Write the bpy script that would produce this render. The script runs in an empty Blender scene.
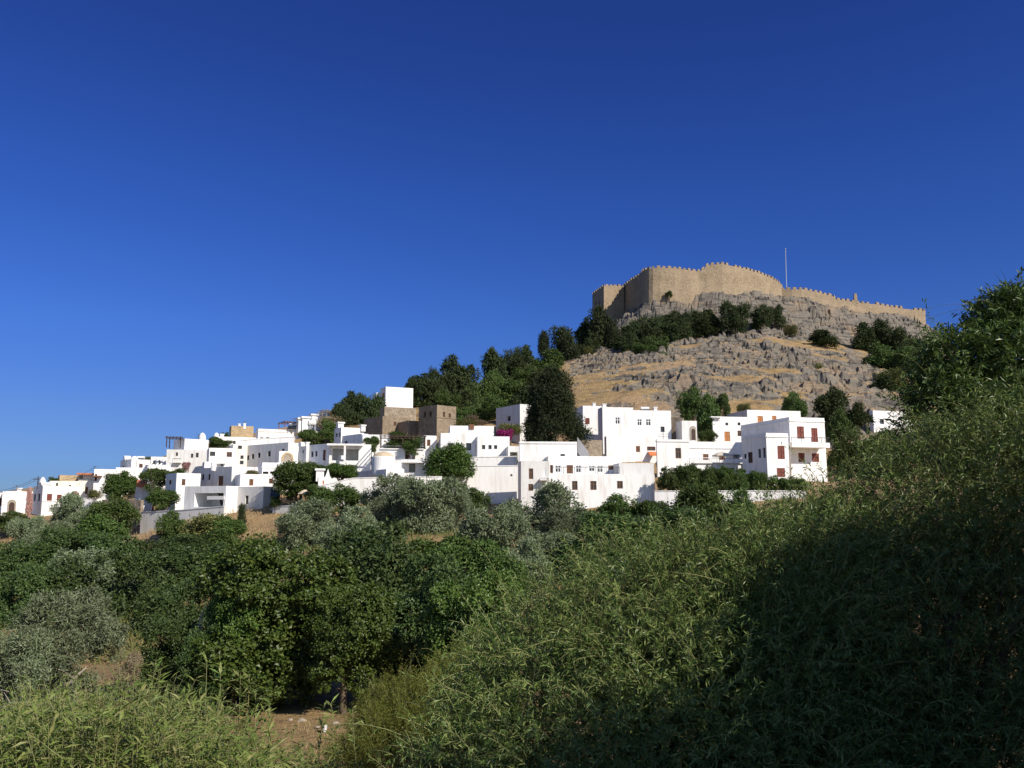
import bpy, math, random
import numpy as np
from mathutils import Vector
R = math.radians
rng = np.random.default_rng(7)
random.seed(7)
scene = bpy.context.scene
COL = scene.collection

# ------------------------------------------------------------------ camera, sky, sun, exposure
F, CX, CY, HORIZON = 850.0, 512.0, 384.0, 505.0
PITCH = math.atan((HORIZON - CY) / F)
CP, SP = math.cos(PITCH), math.sin(PITCH)
cam_data = bpy.data.cameras.new("camera")
cam = bpy.data.objects.new("camera", cam_data)
COL.objects.link(cam)
cam.location = (0, 0, 0)
cam.rotation_euler = (math.pi / 2 + PITCH, 0, 0)
cam_data.sensor_fit = 'HORIZONTAL'
cam_data.sensor_width = 36.0
cam_data.lens = 36.0 * F / 1024.0
cam_data.clip_start = 0.1
cam_data.clip_end = 20000
scene.camera = cam

SUN_AZ, SUN_EL = R(133), R(36)          # clockwise from +Y (the way the camera looks)
world = bpy.data.worlds.new("World")
scene.world = world
world.use_nodes = True
wt = world.node_tree
sky = wt.nodes.new('ShaderNodeTexSky')
sky.sky_type = 'NISHITA'
sky.sun_disc = False
sky.sun_elevation = SUN_EL
sky.sun_rotation = SUN_AZ
sky.altitude = 200
sky.air_density = 1.0
sky.dust_density = 0.1
sky.ozone_density = 4.0
bgn = wt.nodes['Background']
hsv = wt.nodes.new('ShaderNodeHueSaturation')
hsv.inputs['Saturation'].default_value = 1.18
hsv.inputs['Hue'].default_value = 0.512
wt.links.new(sky.outputs[0], hsv.inputs['Color'])
tint = wt.nodes.new('ShaderNodeMix')
tint.data_type = 'RGBA'
tint.blend_type = 'MULTIPLY'
tint.inputs[0].default_value = 1.0
tint.inputs[7].default_value = (0.45, 0.58, 1.0, 1)
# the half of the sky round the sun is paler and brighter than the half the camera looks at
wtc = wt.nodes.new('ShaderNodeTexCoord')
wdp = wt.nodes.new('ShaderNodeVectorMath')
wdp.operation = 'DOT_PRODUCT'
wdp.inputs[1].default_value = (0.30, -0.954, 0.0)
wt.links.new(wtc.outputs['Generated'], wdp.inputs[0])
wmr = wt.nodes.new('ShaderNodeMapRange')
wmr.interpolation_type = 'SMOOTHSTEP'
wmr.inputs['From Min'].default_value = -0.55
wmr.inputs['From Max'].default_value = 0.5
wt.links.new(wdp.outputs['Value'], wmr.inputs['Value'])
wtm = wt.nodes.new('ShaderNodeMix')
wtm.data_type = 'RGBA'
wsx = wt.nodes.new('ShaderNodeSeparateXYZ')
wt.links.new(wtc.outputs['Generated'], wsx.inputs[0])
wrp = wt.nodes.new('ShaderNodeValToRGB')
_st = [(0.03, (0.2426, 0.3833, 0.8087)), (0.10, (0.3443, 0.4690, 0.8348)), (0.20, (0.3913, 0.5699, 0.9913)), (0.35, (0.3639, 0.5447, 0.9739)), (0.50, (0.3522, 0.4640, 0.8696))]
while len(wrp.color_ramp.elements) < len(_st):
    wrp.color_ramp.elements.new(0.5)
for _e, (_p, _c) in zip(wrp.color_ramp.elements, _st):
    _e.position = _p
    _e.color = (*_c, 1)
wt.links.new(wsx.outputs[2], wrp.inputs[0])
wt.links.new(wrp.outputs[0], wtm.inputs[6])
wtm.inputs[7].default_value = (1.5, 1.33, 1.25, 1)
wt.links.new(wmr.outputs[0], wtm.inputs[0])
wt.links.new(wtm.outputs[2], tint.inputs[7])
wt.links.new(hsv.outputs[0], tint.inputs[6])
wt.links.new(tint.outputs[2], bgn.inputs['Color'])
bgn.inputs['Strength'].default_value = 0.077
sl = bpy.data.lights.new("sun", 'SUN')
sl.energy = 4.4
sl.angle = R(0.5)
sl.color = (1.0, 0.93, 0.82)
sun = bpy.data.objects.new("sun", sl)
COL.objects.link(sun)
to_sun = Vector((math.sin(SUN_AZ) * math.cos(SUN_EL), math.cos(SUN_AZ) * math.cos(SUN_EL), math.sin(SUN_EL)))
sun.rotation_euler = to_sun.to_track_quat('Z', 'Y').to_euler()
sun.location = to_sun * 300
scene.view_settings.view_transform = 'Standard'
scene.view_settings.look = 'None'
scene.view_settings.gamma = 1.0
scene.view_settings.use_curve_mapping = False
scene.view_settings.exposure = 0.36
scene.cycles.max_bounces = 6
scene.cycles.diffuse_bounces = 4
scene.cycles.glossy_bounces = 2
scene.cycles.transmission_bounces = 3
scene.cycles.use_denoising = True
scene.cycles.denoiser = 'OPENIMAGEDENOISE'
scene.cycles.denoising_input_passes = 'RGB_ALBEDO_NORMAL'

# ------------------------------------------------------------------ pixel <-> world
def ray(px, py):
    u, v = (px - CX) / F, (CY - py) / F
    return Vector((u, CP - v * SP, SP + v * CP))
def P(px, py, D):
    r = ray(px, py)
    return r * (D / r.y)
def solve_t(C, d, px):
    """how far along the level direction d from C one reaches pixel column px"""
    k = (px - CX) / F
    return (k * (C.y * CP + C.z * SP) - C.x) / (d.x - k * d.y * CP)

# ------------------------------------------------------------------ materials
MATS = {}
def new_mat(name):
    m = bpy.data.materials.new(name)
    m.use_nodes = True
    MATS[name] = m
    return m, m.node_tree, m.node_tree.nodes['Principled BSDF']
def N(t, kind, **kw):
    n = t.nodes.new(kind)
    for k, v in kw.items():
        setattr(n, k, v)
    return n
def ramp(t, stops, fac):
    r = N(t, 'ShaderNodeValToRGB')
    el = r.color_ramp.elements
    while len(el) < len(stops):
        el.new(0.5)
    for e, (p, c) in zip(el, stops):
        e.position = p
        e.color = (*c, 1)
    t.links.new(fac, r.inputs[0])
    return r.outputs[0]
def noise(t, scale, detail=4, vec=None, rough=0.55):
    n = N(t, 'ShaderNodeTexNoise')
    n.inputs['Scale'].default_value = scale
    n.inputs['Detail'].default_value = detail
    n.inputs['Roughness'].default_value = rough
    if vec is not None:
        t.links.new(vec, n.inputs['Vector'])
    return n.outputs['Fac']
def mixc(t, fac, a, b, mode='MIX'):
    m = N(t, 'ShaderNodeMix', data_type='RGBA', blend_type=mode)
    for val, sock in ((fac, m.inputs[0]), (a, m.inputs[6]), (b, m.inputs[7])):
        if hasattr(val, 'is_linked'):
            t.links.new(val, sock)
        elif isinstance(val, (int, float)):
            sock.default_value = val
        else:
            sock.default_value = (*val, 1)
    return m.outputs[2]
def mth(t, op, a, b=0.0):
    m = N(t, 'ShaderNodeMath', operation=op)
    for i, v in enumerate((a, b)):
        if hasattr(v, 'is_linked'):
            t.links.new(v, m.inputs[i])
        else:
            m.inputs[i].default_value = v
    return m.outputs[0]
def bump(t, b, h, strength, dist):
    n = N(t, 'ShaderNodeBump')
    n.inputs['Strength'].default_value = strength
    n.inputs['Distance'].default_value = dist
    t.links.new(h, n.inputs['Height'])
    t.links.new(n.outputs[0], b.inputs['Normal'])
def wpos(t, scale=(1, 1, 1)):
    g = N(t, 'ShaderNodeNewGeometry')
    mp = N(t, 'ShaderNodeMapping')
    mp.inputs['Scale'].default_value = scale
    t.links.new(g.outputs['Position'], mp.inputs['Vector'])
    return mp.outputs[0], g

def plaster(name, col, stain, holes=False):
    m, t, b = new_mat(name)
    v, g = wpos(t)
    vs, _ = wpos(t, (1.6, 1.6, 0.22))
    n1 = noise(t, 0.35, 5, v)
    n2 = noise(t, 1.3, 5, vs, 0.65)
    oi = N(t, 'ShaderNodeObjectInfo')
    c = mixc(t, n1, col, [x * 0.93 for x in col])
    streak = mth(t, 'MULTIPLY', mth(t, 'GREATER_THAN', n2, 0.0), n2)
    sfac = ramp(t, [(0.48, (0, 0, 0)), (0.72, (1, 1, 1))], streak)
    sm = mth(t, 'MULTIPLY', sfac, 0.75)
    c = mixc(t, sm, c, stain)
    if holes:
        vo = N(t, 'ShaderNodeTexVoronoi')
        vo.inputs['Scale'].default_value = 0.55
        t.links.new(v, vo.inputs['Vector'])
        f = mth(t, 'LESS_THAN', vo.outputs['Distance'], 0.085)
        c = mixc(t, f, c, (0.09, 0.075, 0.06))
    t.links.new(c, b.inputs['Base Color'])
    b.inputs['Roughness'].default_value = 0.92
    b.inputs['Specular IOR Level'].default_value = 0.15
    bump(t, b, noise(t, 2.2, 4, v), 0.12, 0.05)
    return m
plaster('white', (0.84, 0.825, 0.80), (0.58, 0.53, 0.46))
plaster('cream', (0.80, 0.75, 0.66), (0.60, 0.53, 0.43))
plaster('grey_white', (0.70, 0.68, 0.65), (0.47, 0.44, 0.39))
plaster('weep_wall', (0.82, 0.80, 0.77), (0.62, 0.58, 0.51), True)

def masonry(name, c1, c2, mortar, scale, bw=0.5):
    m, t, b = new_mat(name)
    tc = N(t, 'ShaderNodeTexCoord')
    g = N(t, 'ShaderNodeNewGeometry')
    sx = N(t, 'ShaderNodeSeparateXYZ')
    t.links.new(g.outputs['Position'], sx.inputs[0])
    s = mth(t, 'ADD', sx.outputs[0], mth(t, 'MULTIPLY', sx.outputs[1], 0.83))
    cb = N(t, 'ShaderNodeCombineXYZ')
    t.links.new(s, cb.inputs[0])
    t.links.new(sx.outputs[2], cb.inputs[1])
    br = N(t, 'ShaderNodeTexBrick')
    br.inputs['Scale'].default_value = scale
    br.inputs['Mortar Size'].default_value = 0.03
    br.inputs['Brick Width'].default_value = bw
    br.inputs['Color1'].default_value = (*c1, 1)
    br.inputs['Color2'].default_value = (*c2, 1)
    br.inputs['Mortar'].default_value = (*mortar, 1)
    t.links.new(cb.outputs[0], br.inputs['Vector'])
    n1 = noise(t, 0.22, 6, g.outputs['Position'], 0.65)
    n2 = noise(t, 1.6, 5, g.outputs['Position'], 0.7)
    c = mixc(t, ramp(t, [(0.42, (0, 0, 0)), (0.66, (1, 1, 1))], n1), br.outputs[0], [x * 0.55 for x in c2])
    c = mixc(t, ramp(t, [(0.3, (0, 0, 0)), (0.75, (1, 1, 1))], n2), c, [x * 1.25 for x in c1])
    t.links.new(c, b.inputs['Base Color'])
    b.inputs['Roughness'].default_value = 0.95
    b.inputs['Specular IOR Level'].default_value = 0.1
    bump(t, b, n2, 0.8, 0.25)
    return m
masonry('castle_stone', (0.325, 0.25, 0.165), (0.27, 0.205, 0.135), (0.22, 0.17, 0.115), 0.8)
masonry('town_stone', (0.27, 0.21, 0.145), (0.205, 0.16, 0.11), (0.17, 0.135, 0.10), 1.6)
masonry('tan_block', (0.46, 0.34, 0.20), (0.41, 0.30, 0.175), (0.34, 0.25, 0.15), 1.4)
masonry('rubble', (0.36, 0.29, 0.21), (0.22, 0.18, 0.14), (0.16, 0.13, 0.10), 2.2)

def plain(name, col, rough=0.7, spec=0.3, var=0.12, metal=0.0):
    m, t, b = new_mat(name)
    v, g = wpos(t)
    n1 = noise(t, 3.0, 5, v)
    c = mixc(t, n1, [x * (1 - var) for x in col], [min(1, x * (1 + var)) for x in col])
    t.links.new(c, b.inputs['Base Color'])
    b.inputs['Roughness'].default_value = rough
    b.inputs['Specular IOR Level'].default_value = spec
    b.inputs['Metallic'].default_value = metal
    return m
plain('wood', (0.16, 0.075, 0.04))
plain('orange_wood', (0.45, 0.19, 0.07))
plain('dark_wood', (0.06, 0.035, 0.025))
plain('red_paint', (0.165, 0.045, 0.03), 0.6)
plain('white_paint', (0.78, 0.78, 0.76), 0.5)
plain('blue_paint', (0.25, 0.36, 0.48), 0.5)
plain('iron', (0.05, 0.05, 0.055), 0.5, 0.4, 0.1, 0.6)
plain('grey_metal', (0.42, 0.43, 0.45), 0.4, 0.5, 0.1, 0.7)
plain('glass', (0.025, 0.03, 0.036), 0.12, 0.6)
plain('canvas', (0.66, 0.58, 0.46), 0.9, 0.1)
plain('white_canvas', (0.76, 0.74, 0.70), 0.9, 0.1)
plain('orange_canvas', (0.6, 0.2, 0.08), 0.9, 0.1)
plain('blue_cloth', (0.05, 0.07, 0.11), 0.95, 0.05)
plain('terracotta', (0.46, 0.17, 0.09), 0.9, 0.1, 0.25)
plain('dome_tile', (0.52, 0.42, 0.29), 0.9, 0.1, 0.25)
plain('bark', (0.14, 0.105, 0.075), 0.95, 0.1, 0.4)
plain('pale_bark', (0.30, 0.26, 0.21), 0.95, 0.1, 0.3)
plain('stem_green', (0.24, 0.24, 0.10), 0.8, 0.2, 0.3)
plain('dry_stem', (0.44, 0.39, 0.31), 0.9, 0.1, 0.25)
plain('stone_pale', (0.34, 0.29, 0.23), 0.95, 0.1, 0.25)
plain('skin', (0.55, 0.34, 0.25), 0.6, 0.3, 0.05)
plain('pink_cloth', (0.62, 0.25, 0.27), 0.9, 0.1, 0.2)

def leafmat(name, cols, trans=0.22, rough=0.5, spec=0.35, tcol=None):
    """cols: colour stops spread over a random value of each leaf"""
    m, t, b = new_mat(name)
    g = N(t, 'ShaderNodeNewGeometry')
    k = len(cols)
    c = ramp(t, [(i / (k - 1), col) for i, col in enumerate(cols)], g.outputs['Random Per Island'])
    oi = N(t, 'ShaderNodeObjectInfo')
    hs = N(t, 'ShaderNodeHueSaturation')
    t.links.new(c, hs.inputs['Color'])
    t.links.new(mth(t, 'ADD', mth(t, 'MULTIPLY', oi.outputs['Random'], 0.5), 0.75), hs.inputs['Value'])
    t.links.new(mth(t, 'ADD', mth(t, 'MULTIPLY', oi.outputs['Random'], 0.02), 0.49), hs.inputs['Hue'])
    c = hs.outputs[0]
    t.links.new(c, b.inputs['Base Color'])
    b.inputs['Roughness'].default_value = rough
    b.inputs['Specular IOR Level'].default_value = spec
    tr = N(t, 'ShaderNodeBsdfTranslucent')
    t.links.new(mixc(t, 0.5, c, tcol or (0.10, 0.14, 0.02)), tr.inputs['Color'])
    ms = N(t, 'ShaderNodeMixShader')
    ms.inputs[0].default_value = trans
    t.links.new(b.outputs[0], ms.inputs[1])
    t.links.new(tr.outputs[0], ms.inputs[2])
    t.links.new(ms.outputs[0], t.nodes['Material Output'].inputs['Surface'])
    return m
leafmat('pine_leaf', [(0.028, 0.046, 0.018), (0.046, 0.065, 0.025), (0.070, 0.085, 0.030)], 0.08, 0.7, 0.15)
leafmat('cypress_leaf', [(0.020, 0.031, 0.014), (0.034, 0.046, 0.020), (0.050, 0.060, 0.024)], 0.06, 0.7, 0.15)
leafmat('broad_leaf', [(0.042, 0.078, 0.018), (0.072, 0.118, 0.026), (0.110, 0.150, 0.038)], 0.15, 0.55, 0.25)
leafmat('ficus_leaf', [(0.045, 0.080, 0.015), (0.065, 0.110, 0.020), (0.100, 0.150, 0.030)], 0.18, 0.5, 0.3)
leafmat('olive_leaf', [(0.095, 0.128, 0.060), (0.160, 0.200, 0.100), (0.260, 0.295, 0.180)], 0.12, 0.55, 0.3)
leafmat('carob_leaf', [(0.038, 0.070, 0.020), (0.060, 0.100, 0.026), (0.095, 0.135, 0.036)], 0.14, 0.5, 0.3)
leafmat('fig_leaf', [(0.052, 0.098, 0.016), (0.085, 0.140, 0.024), (0.140, 0.190, 0.038)], 0.25, 0.45, 0.4)
leafmat('scrub_leaf', [(0.078, 0.090, 0.028), (0.130, 0.138, 0.043), (0.208, 0.192, 0.067)], 0.12, 0.7, 0.15)
leafmat('willow_leaf', [(0.058, 0.095, 0.020), (0.100, 0.148, 0.034), (0.155, 0.200, 0.050), (0.225, 0.245, 0.080)], 0.22, 0.42, 0.4)
leafmat('dark_leaf', [(0.042, 0.069, 0.017), (0.070, 0.106, 0.025), (0.112, 0.150, 0.033)], 0.2, 0.42, 0.4)  # the leafy tree's own darker, broader leaves
leafmat('weed_leaf', [(0.100, 0.160, 0.032), (0.155, 0.220, 0.045), (0.220, 0.275, 0.065), (0.300, 0.290, 0.110)], 0.28, 0.5, 0.3)
leafmat('yellow_leaf', [(0.110, 0.140, 0.020), (0.170, 0.190, 0.032), (0.230, 0.235, 0.050)], 0.22, 0.6, 0.2)
leafmat('magenta_petal', [(0.30, 0.02, 0.13), (0.40, 0.03, 0.18), (0.48, 0.06, 0.25)], 0.25, 0.6, 0.2, (0.5, 0.03, 0.2))
leafmat('pink_petal', [(0.45, 0.22, 0.22), (0.58, 0.32, 0.30), (0.30, 0.25, 0.15)], 0.2, 0.6, 0.2, (0.4, 0.2, 0.2))
leafmat('dry_blade', [(0.36, 0.26, 0.12), (0.46, 0.35, 0.17), (0.54, 0.44, 0.24)], 0.2, 0.8, 0.1, (0.4, 0.3, 0.12))
leafmat('dry_shrub', [(0.26, 0.19, 0.12), (0.33, 0.26, 0.17), (0.2, 0.18, 0.1)], 0.1, 0.8, 0.1, (0.3, 0.2, 0.1))

# ground: dry earth and grass, with grey limestone where it is steep
m, t, b = new_mat('earth')
v, g = wpos(t)
n_big = noise(t, 0.035, 6, v, 0.6)
n_mid = noise(t, 0.25, 8, v, 0.65)
n_fine = noise(t, 2.5, 8, v, 0.7)
vl, _ = wpos(t, (0.12, 0.12, 0.8))
n_lay = noise(t, 1.0, 8, vl, 0.7)
sx = N(t, 'ShaderNodeSeparateXYZ')
t.links.new(g.outputs['Normal'], sx.inputs[0])
grass = ramp(t, [(0.28, (0.12, 0.09, 0.055)), (0.42, (0.26, 0.175, 0.09)), (0.55, (0.36, 0.245, 0.115)), (0.72, (0.22, 0.16, 0.095))], n_mid)
soil = ramp(t, [(0.3, (0.24, 0.155, 0.09)), (0.5, (0.36, 0.245, 0.145)), (0.7, (0.44, 0.32, 0.2))], n_fine)
grass = mixc(t, ramp(t, [(0.45, (0, 0, 0)), (0.6, (1, 1, 1))], n_big), grass, soil)
rock = ramp(t, [(0.30, (0.03, 0.028, 0.026)), (0.42, (0.10, 0.092, 0.083)), (0.52, (0.215, 0.187, 0.152)), (0.62, (0.15, 0.129, 0.104)), (0.78, (0.30, 0.26, 0.21))], n_lay)
rust = ramp(t, [(0.54, (0, 0, 0)), (0.66, (1, 1, 1))], noise(t, 0.07, 6, v, 0.65))
rock = mixc(t, mth(t, 'MULTIPLY', rust, 0.5), rock, (0.34, 0.235, 0.14))
steep = mth(t, 'ADD', sx.outputs[2], mth(t, 'MULTIPLY', mth(t, 'SUBTRACT', n_mid, 0.5), 0.55))
fr = ramp(t, [(0.70, (1, 1, 1)), (0.84, (0, 0, 0))], steep)
c = mixc(t, fr, grass, rock)
t.links.new(c, b.inputs['Base Color'])
b.inputs['Roughness'].default_value = 0.97
b.inputs['Specular IOR Level'].default_value = 0.08
bump(t, b, mth(t, 'ADD', n_lay, mth(t, 'MULTIPLY', n_fine, 0.5)), 0.9, 0.5)
plain('sea_water', (0.02, 0.07, 0.13), 0.12, 0.5)

# ------------------------------------------------------------------ mesh helpers
def link(o, parent=None):
    COL.objects.link(o)
    if parent is not None:
        o.parent = parent
    return o
def tag(o, label, cat, group=None, kind=None):
    o['label'] = label
    o['category'] = cat
    if group:
        o['group'] = group
    if kind:
        o['kind'] = kind
    return o
def structure(o):
    o['kind'] = 'structure'
    return o
def empty(name, loc, label, cat, group=None, rz=0.0):
    o = bpy.data.objects.new(name, None)
    o.empty_display_size = 0.3
    o.location = loc
    o.rotation_euler = (0, 0, rz)
    link(o)
    tag(o, label, cat, group)
    return o

class MB:
    """collects polygons in world (or local) coordinates and links them as ONE mesh object"""
    def __init__(self):
        self.v, self.f, self.mi = [], [], []
        self.mats = []
    def slot(self, mat):
        if mat not in self.mats:
            self.mats.append(mat)
        return self.mats.index(mat)
    def poly(self, pts, mat='white'):
        i = len(self.v)
        self.v += [tuple(p) for p in pts]
        self.f.append(list(range(i, i + len(pts))))
        self.mi.append(self.slot(mat))
    def hexa(self, b4, t4, mat='white', bottom=True):
        """b4, t4: bottom and top rings, counter-clockwise seen from above"""
        i = len(self.v)
        self.v += [tuple(p) for p in b4] + [tuple(p) for p in t4]
        n = len(b4)
        s = self.slot(mat)
        for k in range(n):
            j = (k + 1) % n
            self.f.append([i + k, i + j, i + n + j, i + n + k]); self.mi.append(s)
        self.f.append([i + n + k for k in range(n)]); self.mi.append(s)
        if bottom:
            self.f.append([i + n - 1 - k for k in range(n)]); self.mi.append(s)
    def box(self, c, ax, ay, az, mat='white'):
        """c: centre of the base; ax, ay: half vectors (level); az: height"""
        c, ax, ay = Vector(c), Vector(ax), Vector(ay)
        b = [c - ax - ay, c + ax - ay, c + ax + ay, c - ax + ay]
        up = Vector((0, 0, az))
        self.hexa(b, [p + up for p in b], mat)
    def tube(self, pts, radii, mat='bark', n=6):
        pts = [Vector(p) for p in pts]
        i0 = len(self.v)
        s = self.slot(mat)
        for k, p in enumerate(pts):
            d = (pts[min(k + 1, len(pts) - 1)] - pts[max(k - 1, 0)])
            if d.length < 1e-9:
                d = Vector((0, 0, 1))
            d.normalize()
            a = d.orthogonal().normalized() if abs(d.z) < 0.9 else Vector((1, 0, 0))
            a = (a - d * a.dot(d)).normalized()
            bb = d.cross(a)
            r = radii[k] if hasattr(radii, '__len__') else radii
            for j in range(n):
                an = 2 * math.pi * j / n
                self.v.append(tuple(p + a * (r * math.cos(an)) + bb * (r * math.sin(an))))
        for k in range(len(pts) - 1):
            for j in range(n):
                q = i0 + k * n
                self.f.append([q + j, q + (j + 1) % n, q + n + (j + 1) % n, q + n + j]); self.mi.append(s)
        self.f.append([i0 + n - 1 - j for j in range(n)]); self.mi.append(s)
        e = i0 + (len(pts) - 1) * n
        self.f.append([e + j for j in range(n)]); self.mi.append(s)
    def lathe(self, c, prof, mat='white', n=14):
        """prof: list of (radius, height) from the bottom up"""
        c = Vector(c)
        i0 = len(self.v)
        s = self.slot(mat)
        for r, h in prof:
            for j in range(n):
                an = 2 * math.pi * j / n
                self.v.append((c.x + r * math.cos(an), c.y + r * math.sin(an), c.z + h))
        for k in range(len(prof) - 1):
            for j in range(n):
                q = i0 + k * n
                self.f.append([q + j, q + (j + 1) % n, q + n + (j + 1) % n, q + n + j]); self.mi.append(s)
        e = i0 + (len(prof) - 1) * n
        self.f.append([e + j for j in range(n)]); self.mi.append(s)
        self.f.append([i0 + n - 1 - j for j in range(n)]); self.mi.append(s)
    def mesh(self, name):
        me = bpy.data.meshes.new(name)
        me.from_pydata(self.v, [], self.f)
        for mm in self.mats:
            me.materials.append(MATS[mm])
        me.polygons.foreach_set('material_index', self.mi)
        me.polygons.foreach_set('use_smooth', [False] * len(self.f))
        me.update()
        return me
    def build(self, name, parent=None, origin=None):
        """world coordinates; under a parent (an unrotated Empty) they are moved to its origin"""
        if parent is not None and origin is None:
            origin = parent_origin(parent)
        if origin is not None:
            o = Vector(origin)
            self.v = [(x - o.x, y - o.y, z - o.z) for x, y, z in self.v]
        ob = bpy.data.objects.new(name, self.mesh(name))
        if parent is None and origin is not None:
            ob.location = origin
        return link(ob, parent)
def parent_origin(o):
    v = Vector((0, 0, 0))
    while o is not None:
        v += o.location
        o = o.parent
    return v
def npmesh(name, verts, faces, mat):
    """verts (n,3), faces (m,k) arrays -> mesh, fast"""
    me = bpy.data.meshes.new(name)
    m_, k = faces.shape
    me.vertices.add(len(verts))
    me.vertices.foreach_set('co', verts.astype(np.float32).ravel())
    me.loops.add(m_ * k)
    me.loops.foreach_set('vertex_index', faces.astype(np.int32).ravel())
    me.polygons.add(m_)
    me.polygons.foreach_set('loop_start', np.arange(0, m_ * k, k, dtype=np.int32))
    me.polygons.foreach_set('use_smooth', np.zeros(m_, dtype=bool))
    me.materials.append(MATS[mat])
    me.update(calc_edges=True)
    return me

# ------------------------------------------------------------------ terrain
ctrl = []
def cz(x, y, z): ctrl.append((x, y, z))
def cp(px, D, z): ctrl.append(((px - CX) / F * D, D, z))
for x in (-12, -4, 4, 12):
    cz(x, -15, -1.2); cz(x, 0, -1.75)
for x, zz in ((-5, -2.6), (0, -2.4), (5, -2.2)): cz(x, 5, zz)
for x in (-10, -3, 3, 9): cz(x, 10, -3.8)
for x in (-14, -5, 4, 12): cz(x, 16, -5.1)
for x in (-22, -12, -4, 6, 18): cz(x, 25, -6.3)
for x in (-32, -16, 0, 16, 32): cz(x, 40, -6.6)
for px, D, z in (
    (-150, 60, -8.5), (20, 60, -7.5), (200, 60, -6), (400, 60, -5.2), (600, 60, -4.8), (800, 60, -3.5), (1000, 60, -1),
    (-150, 85, -8.5), (20, 85, -7.5), (150, 85, -6.5), (260, 82, -4.6), (400, 80, -3.0), (560, 80, -2.4), (720, 80, -2.0), (900, 80, 0),
    (-150, 110, -6.5), (20, 108, -4.6), (130, 106, -3.6), (200, 101, -2.7), (300, 98, -1.6), (350, 96, -1.0), (450, 100, -1.6), (540, 96, -2.2), (600, 95, -2.2), (720, 93, -1.2), (820, 97, 1.2), (920, 100, 2.0), (1050, 100, 3),
    (-150, 130, -4), (20, 126, -1.6), (50, 128, -1.3), (120, 124, 0.3), (50, 150, 2.4), (-20, 150, 1.5), (50, 168, 3.2), (-20, 168, 2.0), (50, 220, -8), (-150, 220, -12),
    (120, 146, 3.4), (120, 158, 6.2), (120, 172, 6.0), (120, 230, -4),
    (200, 114, 2.0), (200, 128, 6.0), (200, 142, 9.5), (200, 156, 11.2), (200, 180, 12), (200, 240, 0),
    (300, 105, 0.6), (300, 118, 5.3), (300, 130, 6.9), (300, 145, 10), (300, 160, 13), (300, 186, 17.5), (300, 250, 9),
    (400, 103, 1.4), (400, 111, 4.3), (400, 122, 6.6), (400, 135, 10.6), (400, 150, 14.3), (400, 165, 18.2), (400, 200, 24), (400, 280, 15),
    (480, 107, 0.3), (480, 113, 4.7), (480, 121, 7.2), (480, 140, 12), (480, 160, 16), (480, 200, 26), (480, 250, 35), (480, 320, 26),
    (560, 98, -1.4), (560, 106, 4.0), (560, 113, 6.2), (560, 122, 9.0), (560, 140, 13.3), (560, 170, 20.5), (560, 200, 28.5), (560, 240, 39), (560, 280, 49), (570, 300, 54), (560, 370, 40),
    (640, 98, -1.4), (640, 106, 4.2), (640, 111, 6.3), (640, 122, 9.6), (640, 136, 14), (640, 165, 22), (640, 200, 31), (640, 232, 41), (640, 262, 50), (640, 283, 59),
    (600, 306, 62), (600, 330, 67), (592, 318, 65.5),
    (720, 103, 3.4), (720, 113, 5.6), (720, 123, 9.0), (720, 136, 13), (720, 170, 23.5), (720, 210, 36), (720, 245, 47), (720, 272, 57), (705, 284, 63.5),
    (800, 99, 2.0), (800, 110, 4.3), (800, 131, 11.2), (800, 170, 23), (800, 210, 35), (800, 245, 46.5), (800, 272, 56), (800, 295, 64),
    (900, 120, 4.5), (900, 150, 13), (900, 170, 20), (900, 210, 32), (900, 250, 43), (900, 285, 53), (900, 305, 59),
    (1000, 150, 9), (1000, 210, 24), (1000, 290, 36), (1100, 330, 24), (1200, 250, 10), (1050, 330, 32), (1150, 130, 4),
    (641, 293, 68.5), (651, 290, 69), (675, 290.5, 69.8), (700, 293, 72.5), (728, 294, 75), (767, 303, 77.5), (782, 313, 78),
    (802, 312, 78), (834, 316, 76), (855, 319, 75), (890, 323, 74.2), (922, 327, 73.4), (943, 330, 68), (962, 331, 58), (985, 331, 46),
    (700, 310, 77), (760, 330, 79), (650, 320, 76), (850, 340, 74), (700, 360, 78), (820, 380, 74), (900, 380, 62), (620, 360, 66),
    (700, 440, 40), (850, 450, 40), (1000, 420, 20), (500, 450, 5)):
    cp(px, D, z)
ctrl = np.array(ctrl, float)
SC = 1.0
def kern(d2): return np.sqrt(d2 + 16.0)
_A = kern(((ctrl[:, None, :2] - ctrl[None, :, :2]) ** 2).sum(-1))
_n = len(ctrl)
_M = np.zeros((_n + 3, _n + 3))
_M[:_n, :_n] = _A - 0.8 * np.eye(_n)
_M[:_n, _n] = 1; _M[:_n, _n + 1:] = ctrl[:, :2]
_M[_n, :_n] = 1; _M[_n + 1:, :_n] = ctrl[:, :2].T
_w = np.linalg.solve(_M, np.concatenate([ctrl[:, 2], np.zeros(3)]))
def smooth_height(x, y):
    x = np.asarray(x, float); y = np.asarray(y, float)
    sh = x.shape
    xf, yf = x.ravel(), y.ravel()
    out = np.empty(len(xf))
    for s in range(0, len(xf), 20000):
        xs, ys = xf[s:s + 20000], yf[s:s + 20000]
        d2 = (xs[:, None] - ctrl[None, :, 0]) ** 2 + (ys[:, None] - ctrl[None, :, 1]) ** 2
        out[s:s + 20000] = kern(d2) @ _w[:_n] + _w[_n] + xs * _w[_n + 1] + ys * _w[_n + 2]
    # far from the mapped ground the land sinks to the shore
    far = np.maximum.reduce([(-xf - 95) / 120, (xf - 190) / 150, (yf - 400) / 160, (-yf - 25) / 60, np.zeros_like(xf)])
    far = np.clip(far, 0, 1)
    far = far * far * (3 - 2 * far)
    out = out * (1 - far) + (-38) * far
    return out.reshape(sh)
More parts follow.
